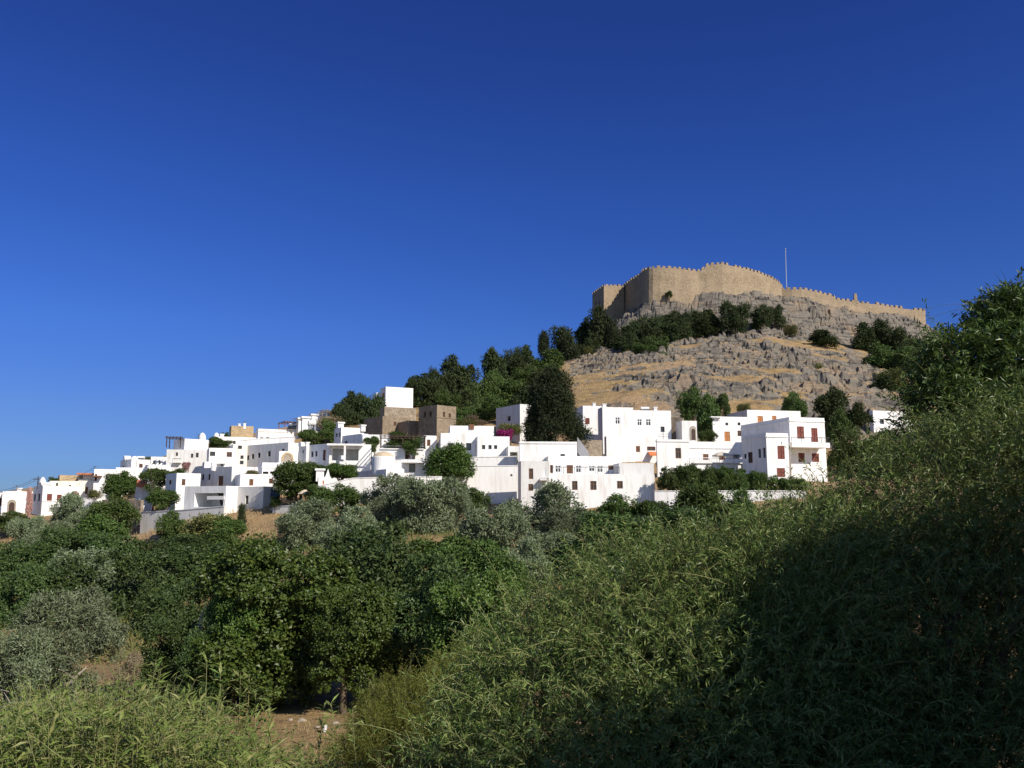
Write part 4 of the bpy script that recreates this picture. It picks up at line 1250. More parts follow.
# dark awning shade at the west end
mb = MB()
a, b_ = P(271.5, 489, 104.2), P(281.5, 489, 103.4)
aw = empty('shade_sail', (a.x, a.y, tz), "dark grey shade sail hung at the west end of the restaurant terrace", 'shade sail')
sag = [a.lerp(b_, i / 6) - UP * (.18 * math.sin(math.pi * i / 6)) for i in range(7)]
for i in range(6):
    p0, p1 = sag[i], sag[i + 1]
    lo0, lo1 = p0 - UP * 1.0 + Vector((0, -.6, 0)), p1 - UP * 1.0 + Vector((0, -.6, 0))
    mb.poly([lo0, lo1, p1, p0], 'blue_cloth'); mb.poly([lo0 + Vector((0, .03, 0)), p0 + Vector((0, .03, 0)), p1 + Vector((0, .03, 0)), lo1 + Vector((0, .03, 0))], 'blue_cloth')
mb.build('cloth', aw)
for p in (a, b_):
    mb = MB(); mb.tube([(p.x, p.y, tz), (p.x, p.y, p.z + .1)], .04, 'iron', 5); mb.build('post', aw)
# utility pole and wires on the west edge
q = P(38.6, 476, 129); g = ground(q.x, q.y)
up = empty('utility_pole', (q.x, q.y, g), "thin dark utility pole with wires over the red window house", 'utility pole')
mb = MB(); mb.tube([(q.x, q.y, g - .3), (q.x, q.y, q.z)], [.07, .05], 'dark_wood', 6); mb.build('pole', up)
mb = MB(); mb.box((q.x, q.y, q.z - .5), (.75, 0, 0), (0, .05, 0), .1, 'dark_wood'); mb.build('crossarm', up)
for k, (ex, ey, D_) in enumerate(((-30, 487, 122), (-30, 490, 122), (96, 466, 138))):
    e = P(ex, ey, D_)
    a = Vector((q.x + (-.6, 0, .6)[k], q.y, q.z - .35))
    pts = [a.lerp(e, t) - UP * (1.1 * 4 * t * (1 - t)) for t in np.linspace(0, 1, 12)]
    mb = MB(); mb.tube(pts, .022, 'iron', 4); mb.build('wire', up)
def roof_tank(px, py, D, label):
    c = P(px, py, D)
    r = empty('solar_heater', (c.x, c.y, c.z - .6), label, 'solar heater', "solar water heaters on the roofs")
    mb = MB(); mb.tube([(c.x - .6, c.y, c.z), (c.x + .6, c.y, c.z)], .26, 'white_paint', 10); mb.build('tank', r)
    mb = MB()
    p0 = Vector((c.x, c.y - .25, c.z - .15))
    mb.poly([p0 + Vector((-.75, -1.0, -.75)), p0 + Vector((.75, -1.0, -.75)), p0 + Vector((.75, 0, 0)), p0 + Vector((-.75, 0, 0))], 'glass')
    mb.poly([p0 + Vector((-.75, -1.0, -.79)), p0 + Vector((-.75, 0, -.04)), p0 + Vector((.75, 0, -.04)), p0 + Vector((.75, -1.0, -.79))], 'grey_metal')
    mb.build('panel', r)
    mb = MB()
    for s in (-.5, .5):
        mb.box((c.x + s, c.y + .1, c.z - 1.4), (.03, 0, 0), (0, .03, 0), 1.2, 'grey_metal')
        mb.box((c.x + s, c.y - 1.2, c.z - 1.4), (.03, 0, 0), (0, .03, 0), .5, 'grey_metal')
    mb.build('stand', r)
roof_tank(141, 457.6, 147, "solar heater on the white upper cube of the west slope")
roof_tank(293, 424.8, 153.5, "solar heater on the long white stepped ridge building")
roof_tank(645, 408.6, 125, "solar heater above the paired pale windows")

# ------------------------------------------------------------------ leaves, crowns, trees
def leaf_quads(pos, dirv, nor, L, W, fold=0.25, bend=0.0):
    """lens-shaped leaves: base, side, tip, side; folded along the midrib"""
    n = len(pos)
    side = np.cross(dirv, nor)
    side /= np.linalg.norm(side, axis=1)[:, None] + 1e-9
    L = np.broadcast_to(L, n)[:, None]; W = np.broadcast_to(W, n)[:, None]
    mid = pos + dirv * L * 0.45 + nor * W * fold
    a = pos
    b_ = mid + side * W * 0.5
    c = pos + dirv * L - nor * L * bend
    d = mid - side * W * 0.5
    v = np.stack([a, b_, c, d], 1).reshape(-1, 3)
    f = np.arange(4 * n).reshape(n, 4)
    return v, f
def unit(v):
    return v / (np.linalg.norm(v, axis=-1, keepdims=True) + 1e-9)
def rand_dir(n, r):
    return unit(r.normal(size=(n, 3)))
def crown_leaves(r, lobes, n, L, W, sub=26, tight=0.28, up=0.3, droop=0.0, out=1.5, inner=0.15, squash=0.9, bend=0.15):
    """lobes: (x, y, z, radius). Leaves gather in sprays on the lobe shells, with gaps between the sprays"""
    lobes = np.array(lobes, float)
    pr = lobes[:, 3] ** 2; pr /= pr.sum()
    ns = sub * len(lobes)
    li = r.choice(len(lobes), ns, p=pr)
    d = rand_dir(ns, r)
    d[:, 2] = np.where((d[:, 2] < -0.35) & (r.random(ns) < 0.6), -d[:, 2], d[:, 2])
    sc = lobes[li, :3] + d * lobes[li, 3:4] * (0.72 + 0.36 * r.random((ns, 1)))
    # drop sprays buried in other lobes
    dist = np.linalg.norm(sc[:, None] - lobes[None, :, :3], axis=2) / lobes[None, :, 3]
    keep = (dist < 0.62).sum(1) == 0
    sc, li, d = sc[keep], li[keep], d[keep]
    k = len(sc)
    w = r.random(k) ** 1.2 + 0.25
    si = r.choice(k, n, p=w / w.sum())
    rad = lobes[li[si], 3:4] * tight
    p = sc[si] + r.normal(size=(n, 3)) * rad * np.array([1, 1, squash])
    p = np.where(r.random((n, 1)) < inner, lobes[li[si], :3] + rand_dir(n, r) * lobes[li[si], 3:4] * 0.8 * r.random((n, 1)) ** .5, p)
    od = unit(unit(p - lobes[li[si], :3]) + unit(p - sc[si]) * .45)
    dirv = unit(od * 0.8 + rand_dir(n, r) * 0.9 + np.array([0, 0, -droop]))
    nor = unit(od * out + rand_dir(n, r) * 0.6 + np.array([0, 0, up]))
    nor = unit(nor - dirv * (nor * dirv).sum(1, keepdims=True))
    s = 0.65 + 0.7 * r.random(n)
    return leaf_quads(p, dirv, nor, L * s, W * s, 0.2, bend)
def ring_lobes(r, n, zlo, zhi, shape, rad, jit=0.1):
    out = []
    for i in range(n):
        z = zlo + (zhi - zlo) * r.random()
        a = r.random() * 2 * math.pi + i * 2.4
        R_ = shape(z) * (0.55 + 0.45 * r.random())
        rr = rad * (0.7 + 0.6 * r.random())
        out.append((R_ * math.cos(a), R_ * math.sin(a), z + r.normal() * jit * .4, rr))
    return out
CROWNS = {}
def crown_mesh(kind, seed):
    key = (kind, seed)
    if key in CROWNS:
        return CROWNS[key]
    r = np.random.default_rng(1000 + seed * 17 + sum(map(ord, kind)))
    dome = lambda z: 0.78 * math.sqrt(max(0.02, 1 - (z * .95) ** 2))
    mat = 'broad_leaf'
    if kind == 'pine':
        lob = ring_lobes(r, 20, -.85, .55, lambda z: .66 * (1 - .5 * (z + .85) / 1.4), .26) + [(0, 0, .8, .16), (0, 0, .5, .24), (0, 0, -.2, .42)]
        v, f = crown_leaves(r, lob, 5200, .15, .05, 22, .22, squash=.7, inner=.25); mat = 'pine_leaf'
    elif kind == 'umbrella':
        lob = ring_lobes(r, 15, -.25, .6, lambda z: .72, .33) + [(0, 0, .3, .4)]
        v, f = crown_leaves(r, lob, 5200, .15, .05, 22, .22, squash=.6, inner=.2); mat = 'pine_leaf'
    elif kind == 'cypress':
        lob = ring_lobes(r, 22, -.9, .8, lambda z: .5 * (1 - .5 * (z + 1) * .5) if z < .5 else .3, .28) + [(0, 0, .85, .16), (0, 0, -.3, .5), (0, 0, .3, .4)]
        v, f = crown_leaves(r, lob, 5200, .13, .05, 20, .2, droop=-.8, squash=1.6, inner=.3); mat = 'cypress_leaf'
    elif kind == 'conifer':
        shp = lambda z: .78 * max(.10, 1 - (max(0, z + .75) / 1.75) ** 1.35)
        lob = ring_lobes(r, 64, -.95, .85, shp, .19, .3) + [(0, 0, .9, .12), (0, 0, -.4, .55), (0, 0, .2, .42)]
        v, f = crown_leaves(r, lob, 26000, .075, .024, 14, .24, droop=-.3, squash=1.2, inner=.2); mat = 'cypress_leaf'
    elif kind == 'ficus':
        lob = ring_lobes(r, 44, -.6, .55, lambda z: .8 * math.sqrt(1 - z * z), .24) + [(0, 0, .1, .6), (.35, 0, 0, .5), (-.35, 0, 0, .5), (0, .3, 0, .5), (0, -.3, 0, .5)]
        v, f = crown_leaves(r, lob, 15000, .085, .05, 22, .22, inner=.12); mat = 'ficus_leaf'
    elif kind == 'broad':
        lob = ring_lobes(r, 16, -.7, .7, dome, .32) + [(0, 0, 0, .5)]
        v, f = crown_leaves(r, lob, 9000, .10, .055, 30, .18, inner=.08); mat = 'broad_leaf'
    elif kind == 'olive':
        lob = ring_lobes(r, 20, -.65, .72, dome, .29) + [(0, 0, -.1, .45)]
        v, f = crown_leaves(r, lob, 20000, .085, .028, 34, .16, up=.15, inner=.06, squash=1.2); mat = 'olive_leaf'
    elif kind == 'carob':
        lob = ring_lobes(r, 26, -.7, .75, dome, .27) + [(0, 0, -.1, .5), (.3, .1, 0, .4), (-.3, -.1, 0, .4)]
        v, f = crown_leaves(r, lob, 34000, .05, .03, 34, .17, inner=.06); mat = 'carob_leaf'
    elif kind == 'fig':
        lob = ring_lobes(r, 30, -.75, .75, dome, .25) + [(0, 0, -.1, .5), (.3, .1, 0, .4), (-.3, -.1, 0, .4)]
        v, f = crown_leaves(r, lob, 56000, .044, .034, 40, .15, inner=.05, droop=.2); mat = 'fig_leaf'
    elif kind == 'olive_near':
        lob = ring_lobes(r, 20, -.7, .8, dome, .22) + [(0, 0, -.3, .3)]
        v, f = crown_leaves(r, lob, 30000, .058, .016, 30, .15, up=.1, inner=.04, squash=1.4); mat = 'olive_leaf'
    elif kind == 'scrub':
        lob = ring_lobes(r, 12, -.5, .5, lambda z: .6, .36) + [(0, 0, 0, .45)]
        v, f = crown_leaves(r, lob, 4200, .13, .05, 20, .25, inner=.12); mat = 'scrub_leaf'
    elif kind == 'dry':
        lob = ring_lobes(r, 12, -.5, .5, lambda z: .6, .36)
        v, f = crown_leaves(r, lob, 3600, .13, .04, 20, .25, inner=.12); mat = 'dry_shrub'
    elif kind == 'yellow':
        lob = ring_lobes(r, 30, -.7, .7, dome, .25) + [(0, 0, -.1, .5)]
        v, f = crown_leaves(r, lob, 42000, .05, .011, 22, .2, droop=-.6, up=.1, inner=.1, squash=1.4); mat = 'yellow_leaf'
    elif kind in ('magenta', 'pink'):
        lob = ring_lobes(r, 12, -.5, .5, lambda z: .6, .34)
        v, f = crown_leaves(r, lob, 2600, .16, .12, 18, .25, inner=.1); mat = kind + '_petal'
    # fill the unit box: trim stray sprays, then scale
    q = np.percentile(np.hypot(v[:, 0], v[:, 1]), 95)
    z0, z1 = np.percentile(v[:, 2], 2), np.percentile(v[:, 2], 98)
    v = v * np.array([.97 / q, .97 / q, 1.0])
    v[:, 2] = (v[:, 2] - (z0 + z1) / 2) * 1.92 / (z1 - z0)
    me = npmesh('crown', v, f, mat)
    CROWNS[key] = me
    return me
TRUNKS = {}
def trunk_mesh(kind, seed):
    """unit trunk: foot at 0, crown centre at height 1, limbs spread through a crown of radius 1"""
    key = (kind, seed)
    if key in TRUNKS:
        return TRUNKS[key]
    rr = random.Random(seed * 31 + len(kind))
    mb = MB()
    bark = 'pale_bark' if 'olive' in kind else 'bark'
    n = 6 if kind in ('pine', 'umbrella', 'cypress', 'scrub', 'dry', 'magenta', 'pink', 'broad') else 8
    lean = (rr.uniform(-.12, .12), rr.uniform(-.12, .12))
    top = (lean[0], lean[1], 1.0)
    straight = kind in ('pine', 'cypress', 'conifer', 'umbrella')
    forks = 3 if straight else rr.choice((4, 5, 6))
    fz = .95 if straight else .55
    mb.tube([(0, 0, -.15), (0, 0, .02), (lean[0] * .4 + rr.uniform(-.03, .03), lean[1] * .4, fz * .5), (lean[0] * fz, lean[1] * fz, fz), (top[0], top[1], 1.3 if straight else .8)],
            [.13, .09, .075, .06, .02], bark, n)
    for i in range(forks):
        a = i * 2 * math.pi / forks + rr.uniform(-.4, .4)
        L = rr.uniform(.45, .75)
        p0 = Vector((lean[0] * fz, lean[1] * fz, fz * rr.uniform(.85, 1.0)))
        e = p0 + Vector((math.cos(a) * L, math.sin(a) * L, rr.uniform(.25, .7)))
        m_ = p0.lerp(e, .5) + Vector((rr.uniform(-.06, .06), rr.uniform(-.06, .06), rr.uniform(-.05, .08)))
        mb.tube([p0 - Vector((0, 0, .04)), m_, e], [.05, .033, .012], bark, max(4, n - 2))
        for k in range(2):
            q0 = m_.lerp(e, rr.uniform(.1, .6))
            q1 = q0 + Vector((rr.uniform(-.35, .35), rr.uniform(-.35, .35), rr.uniform(.1, .4)))
            mb.tube([q0, q0.lerp(q1, .5) + Vector((0, 0, .03)), q1], [.022, .014, .006], bark, 4)
    me = mb.mesh('trunk')
    me.polygons.foreach_set('use_smooth', [True] * len(me.polygons))
    TRUNKS[key] = me
    return me
NVAR = {'pine': 3, 'umbrella': 3, 'cypress': 2, 'conifer': 1, 'ficus': 2, 'broad': 4, 'olive': 3, 'carob': 3, 'fig': 2, 'olive_near': 1, 'scrub': 2, 'dry': 1, 'yellow': 1, 'magenta': 1, 'pink': 1}
tree_count = 0
def tree(name, kind, px, yt, w, h, D, label, group=None, cat='tree', gz=None, thick=1.0, crown_mat=None):
    """crown w columns wide and h rows high, its top at row yt; the trunk reaches down to the ground"""
    global tree_count
    tree_count += 1
    s = D / F
    c = P(px, yt + h / 2, D)
    rw, rh = w * s / 2, h * s / 2
    g = ground(c.x, c.y) if gz is None else gz
    g = min(g, c.z - rh * 0.55)
    root = empty(name, (c.x, c.y, g), label, cat, group, rz=0)
    hh = c.z - g
    sd = tree_count % NVAR[kind]
    rz = (tree_count * 2.399) % (2 * math.pi)
    t_ = bpy.data.objects.new('trunk', trunk_mesh(kind, sd)); link(t_, root)
    t_.scale = (rw * .85 * thick, rw * .85 * thick, hh); t_.rotation_euler = (0, 0, rz)
    k = bpy.data.objects.new('crown', crown_mesh(kind, sd)); link(k, root)
    k.location = (0, 0, hh); k.scale = (rw, rw, rh); k.rotation_euler = (0, 0, rz)
    return root
T = tree
GH = "trees on the wooded hillside"
GV = "trees in the village gardens"
GM = "trees in the valley below the village"
# --- village
T('round_tree', 'ficus', 448.5, 446.5, 49, 31, 103.4, "dense clipped round green tree against the big white wall", GV)
T('round_tree', 'ficus', 296, 464.6, 46, 29, 101.8, "flat topped dense green tree shading the restaurant terrace", GV)
T('round_tree', 'ficus', 121.5, 474, 33, 22, 124, "round bright green tree on a short trunk on the west slope", GV)
T('garden_tree', 'broad', 155, 469, 28, 20, 117, "dark green tree behind the white cube with a brown window", GV)
T('garden_bush', 'broad', 163, 489, 30, 19, 109.6, "loose flowering bush on the planter terrace", GV, 'bush')
T('vine_cover', 'ficus', 302, 463.5, 44, 14, 107.5, "green vine mass covering the pergola behind the flat topped tree", GV, 'vine')
T('vine_cover', 'ficus', 340, 464.5, 38, 13, 104.5, "dark green vine mass beside the white domed chapel terrace", GV, 'vine')
T('vine_cover', 'broad', 372, 437, 16, 14, 119, "small grey green creeper on the red brown door house", GV, 'vine')
T('vine_cover', 'broad', 413, 439.5, 24, 15, 113.5, "green vine hanging over the pergola terrace", GV, 'vine')
T('garden_bush', 'broad', 402, 432, 36, 13, 124, "green bushes on the bank at the foot of the old stone houses", GV, 'bush')
T('vine_cover', 'broad', 391, 440, 16, 9, 114, "thin green vine on the west end of the pergola terrace", GV, 'vine')
T('garden_bush', 'broad', 314, 430, 34, 17, 142, "rounded green bush on the ridge beneath the dry shrub", GV, 'bush')
T('garden_bush', 'broad', 333, 421, 26, 22, 148, "pale green bush beside the dry brown shrub on the ridge", GV, 'bush')
T('dry_shrub', 'dry', 330, 410, 30, 18, 156, "dry brown shrub on the ridge below the pine clump", GV, 'shrub')
T('pine_tree', 'pine', 351, 394, 34, 36, 162, "dark pine on the ridge just west of the perched white cube", GH)
T('pine_tree', 'umbrella', 369, 396, 34, 34, 160, "dark spreading pine touching the perched white cube", GH)
T('pine_tree', 'umbrella', 342, 405, 26, 24, 158, "low dark pine at the west tip of the ridge clump", GH)
T('garden_bush', 'broad', 219, 437.4, 24, 11, 141, "dark green rooftop bush below the bare tan stone block", GV, 'bush')
T('garden_bush', 'broad', 224, 432.6, 10, 7, 150, "small dark bush beside the tan stone block on the ridge", GV, 'bush')
T('garden_bush', 'scrub', 148, 457, 13, 7, 148, "dry green bush on the crest west of the roof pergola", GV, 'bush')
T('garden_bush', 'broad', 54, 477.6, 11, 6, 139, "small green bush on the crest behind the red window house", GV, 'bush')
T('garden_bush', 'broad', 176, 469, 20, 9, 121, "green bush strip below the grey balcony house", GV, 'bush')
T('garden_bush', 'scrub', 252, 470.6, 14, 6, 112.6, "small yellow green bush on a white roof terrace", GV, 'bush')
T('garden_bush', 'broad', 222, 489.4, 20, 6, 107.6, "green creeper on the roof edge of the open terrace house", GV, 'bush')
T('flowering_bush', 'pink', 186.5, 462.4, 9, 8, 126, "pale pink flowering bush under the grey balcony", GV, 'bush')
T('flowering_bush', 'magenta', 505, 430, 17, 10, 131, "bright magenta bougainvillea in front of the grey shaded block", GV, 'bush')
T('flowering_bush', 'magenta', 544, 434.5, 15, 9, 122, "magenta bougainvillea at the foot of the big dark conifer", GV, 'bush')
T('flowering_bush', 'pink', 29, 489, 7, 26, 124.6, "tall thin dusty pink climber on the west edge house corner", GV, 'bush')
T('garden_bush', 'scrub', 95, 490.4, 14, 8, 119.6, "grey green bush in front of the plain white wall", GV, 'bush')
T('garden_bush', 'broad', 514, 455, 8, 11, 110.8, "dark plant filling the opening beside the three window block", GV, 'bush')
T('garden_bush', 'scrub', 510, 424, 26, 10, 136, "grey green shrub at the foot of the grey shaded block", GV, 'bush')
T('garden_bush', 'scrub', 500, 441, 11, 8, 124, "yellow green shrub under the magenta bougainvillea", GV, 'bush')
T('garden_bush', 'dry', 476, 416, 24, 10, 140, "brownish shrub above the white upper tier", GV, 'bush')
T('garden_bush', 'broad', 320, 485.6, 30, 16, 99.4, "dark creeper below the parasols beside the bell gable", GV, 'bush')
T('garden_bush', 'broad', 275, 496, 11, 10, 101.4, "clipped dark bush at the corner of the restaurant terrace", GV, 'bush')
T('garden_bush', 'broad', 291, 493, 9, 7, 103.4, "small yellow green bush behind the terrace chairs", GV, 'bush')
T('big_conifer', 'conifer', 555, 371, 62, 78, 117, "big broad dark conifer standing between the white houses", GV, thick=.5)
T('slender_cypress', 'cypress', 536, 385, 20, 52, 121, "slim dark cypress leaning against the big dark conifer", GV)
# hedge of vines on the east terrace
for i, (px, yt, w, h, lab) in enumerate((
    (669, 469, 24, 21, "vine hedge clump next to the long front block"), (688, 466, 26, 24, "vine hedge clump below the single brown window"),
    (706, 467.5, 24, 22, "vine hedge clump under the first red terrace window"), (723, 468.6, 24, 21, "vine hedge clump in front of the first dark arcade"),
    (741, 470, 22, 20, "vine hedge clump in front of the second dark arcade"), (757, 472.6, 20, 17, "vine hedge clump beside the projecting wing"),
    (776, 477, 22, 13, "low vine hedge clump at the foot of the red shutters"))):
    T('hedge_plant', 'ficus' if i % 2 else 'broad', px, yt, w, h, 98.4, lab, "vine hedge on the east terrace", 'hedge')
T('garden_tree', 'broad', 691, 388, 28, 33, 134, "dark bushy tree behind the grey annex under the crag", GV)
T('garden_tree', 'broad', 709, 397, 26, 42, 126, "leafy tree reaching over the wall near the orange door house", GV)
T('garden_tree', 'broad', 722, 394, 18, 24, 137, "smaller green tree above the orange door house", GV)
T('garden_bush', 'broad', 708, 430, 18, 12, 123, "green bush against the wall of the orange door house", GV, 'bush')
T('scrub_bush', 'scrub', 745, 404, 16, 12, 140, "grey green scrub bush behind the topmost east block", GH, 'bush')
T('garden_tree', 'broad', 795, 393, 26, 24, 142, "dark green tree behind the red balcony house", GV)
T('garden_tree', 'pine', 833, 390, 38, 40, 136, "dark bushy tree on the slope east of the red balcony house", GV)
T('garden_tree', 'broad', 852, 436, 44, 52, 108, "green tree filling the gap between the railed balcony house and the wispy shrub", GV)
T('garden_tree', 'broad', 888, 432, 50, 50, 112, "green tree below the small lone white house", GV)
T('garden_tree', 'broad', 838, 412, 26, 30, 118, "green tree just beyond the railed balcony", GV)
T('garden_tree', 'pine', 858, 404, 26, 26, 132, "dark tree on the slope near the small lone white house", GV)
T('hedge_plant', 'broad', 795, 478, 26, 15, 97.6, "low green hedge clump under the railed balcony house", "vine hedge on the east terrace", 'hedge')
# --- wooded hill
hill = [
 ('pine', 424, 376, 34, 34, 178, "rounded dark pine beside the perched white cube on its east"),
 ('pine', 410, 380, 16, 26, 176, "small dark tree touching the perched white cube's east wall"),
 ('pine', 452, 359, 36, 50, 188, "tall dark pine rising highest above the stone tower"),
 ('umbrella', 440, 372, 30, 36, 184, "dark pine between the rounded pine and the tallest one"),
 ('pine', 470, 368, 26, 44, 192, "dark pine on the skyline east of the tallest pine"),
 ('broad', 486, 380, 34, 34, 180, "mid green broad tree on the wooded slope"),
 ('pine', 493, 351, 26, 44, 214, "pointed pine on the skyline above the grey shaded block"),
 ('umbrella', 508, 353, 28, 32, 226, "spreading pine next to the pointed skyline pine"),
 ('pine', 526, 348, 28, 38, 238, "dark pine on the skyline left of the twin cypresses".replace('left', 'west')),
 ('cypress', 544, 332, 12, 26, 262, "slim pointed cypress alone on the skyline"),
 ('cypress', 561, 328, 25, 38, 264, "broad rounded cypress on the skyline beside the slim one"),
 ('cypress', 571, 335, 17, 38, 258, "dark cypress in front of the broad rounded one"),
 ('pine', 586, 321, 22, 44, 278, "dark pine just west of the fortress tower"),
 ('pine', 600, 309, 30, 58, 272, "big dark pine hiding the foot of the fortress tower"),
 ('pine', 589, 340, 22, 28, 262, "low dark pine at the edge of the dry slope"),
 ('cypress', 611, 322, 14, 44, 268, "narrow dark conifer under the shaded fortress wall"),
 ('broad', 548, 352, 36, 26, 240, "lighter green broad tree below the skyline cypresses"),
 ('broad', 528, 368, 34, 26, 205, "mid green tree on the upper wooded slope"),
 ('broad', 508, 382, 34, 28, 182, "bright green tree in the middle of the wooded slope"),
 ('pine', 464, 392, 32, 32, 168, "dark pine above the stone tower's roof"),
 ('broad', 446, 390, 26, 20, 160, "green tree close behind the stone tower"),
 ('broad', 482, 398, 34, 26, 158, "olive green tree above the white upper tier"),
 ('pine', 524, 388, 30, 36, 150, "dark tree rising behind the grey shaded block"),
 ('broad', 504, 398, 28, 22, 152, "green bush behind the grey shaded block's roof"),
 ('pine', 541, 372, 26, 36, 172, "dark tree up the slope from the big conifer"),
 ('broad', 463, 408, 24, 18, 146, "low grey green tree beside the stone tower"),
 ('broad', 545, 366, 26, 20, 212, "small tree at the upper edge of the wood"),
 ('pine', 518, 360, 22, 26, 222, "dark pine in the middle row below the skyline"),
 ('broad', 498, 372, 26, 26, 196, "green tree under the pointed skyline pine"),
 ('broad', 478, 384, 26, 30, 172, "green tree beneath the skyline pines over the stone tower"),
 ('scrub', 464, 420, 22, 12, 136, "pale scrub bush on the bank behind the white upper tier"),
]
for k, px, yt, w, h, D, lab in hill:
    T('pine_tree' if k in ('pine', 'umbrella') else 'cypress_tree' if k == 'cypress' else 'hill_tree' if k == 'broad' else 'scrub_bush', k, px, yt, w * 1.12, h * 1.08, D, lab, GH, 'bush' if k == 'scrub' else 'tree')
# --- pine row below the fortress
row = "dark pine in the row crossing the slope beneath the fortress"
for i, (px, yt, w, h, D) in enumerate(((626, 328, 22, 30, 256), (640, 321, 26, 30, 258), (654, 317, 25, 28, 260), (668, 316, 24, 27, 262), (682, 312, 26, 30, 264), (696, 312, 24, 27, 266), (709, 311, 22, 26, 268), (648, 326, 22, 26, 252), (676, 322, 24, 22, 256), (702, 319, 22, 20, 260), (630, 336, 20, 24, 250))):
    T('pine_tree', 'umbrella' if i % 3 else 'pine', px, yt, w * 1.3, h, D, row, "row of pines beneath the fortress")
for k, px, yt, w, h, D, lab in (
    ('umbrella', 735, 303, 32, 30, 262, "largest pine of the row, standing out below the fortress bend"),
    ('umbrella', 761, 307, 24, 22, 270, "flat pine toward the east end of the fortress row"),
    ('umbrella', 775, 306, 20, 20, 274, "last pine at the east end of the fortress row"),
    ('broad', 657, 336, 29, 23, 240, "light green rounded tree in front of the fortress pine row"),
    ('broad', 642, 343, 18, 15, 238, "small light green tree touching the rounded one"),
    ('broad', 669, 355, 24, 20, 228, "dark green bush alone on the dry slope"),
    ('scrub', 687, 366, 10, 7, 222, "tiny scrub bush east of the lone dark slope bush"),
    ('scrub', 790, 324, 16, 12, 262, "grey green bush on the rocks at the end of the pine row"),
    ('pine', 823, 331, 32, 18, 248, "low dark juniper spreading over the rocks"),
    ('scrub', 818, 364, 16, 18, 208, "grey scrub bush on the rocky ledges"),
    ('pine', 864, 324, 26, 34, 256, "dark pine at the west end of the clump under the long wall"),
    ('pine', 879, 322, 28, 34, 258, "dark pine high in the clump under the long wall"),
    ('umbrella', 896, 328, 26, 32, 254, "dark pine in the middle of the clump under the long wall"),
    ('umbrella', 913, 336, 24, 26, 258, "dark pine near the crag's east end"),
    ('pine', 930, 338, 22, 26, 262, "dark pine at the very end of the crag"),
    ('broad', 880, 346, 36, 30, 226, "yellow green tree below the clump of dark pines"),
    ('broad', 902, 348, 36, 34, 220, "mid green tree below the dark pines near the wispy shrub"),
    ('broad', 922, 352, 34, 38, 214, "green tree farthest east on the lower crag slope"),
    ('scrub', 894, 370, 34, 22, 196, "dry green bush on the lower crag slope"),
    ('pine', 884, 376, 30, 26, 188, "dark shaded bush among the lower crag rocks"),
    ('broad', 936, 376, 40, 40, 190, "green tree beside the wispy shrub on the lower crag"),
    ('scrub', 588, 347, 10, 6, 240, "tiny bush at the top of the dry slope"),
    ('scrub', 608, 392, 12, 6, 176, "low dry bush just above the tall white cube"),
    ('scrub', 720, 312, 8, 7, 288, "little bush clinging to the cliff under the bastion"),
    ('broad', 669, 291, 8, 6, 289.6, "little green bush growing from the bastion wall's foot"),
       ):
    T('pine_tree' if k in ('pine', 'umbrella') else 'hill_tree' if k == 'broad' else 'scrub_bush', k, px, yt, w, h, D, lab, GH, 'bush' if k == 'scrub' else 'tree')
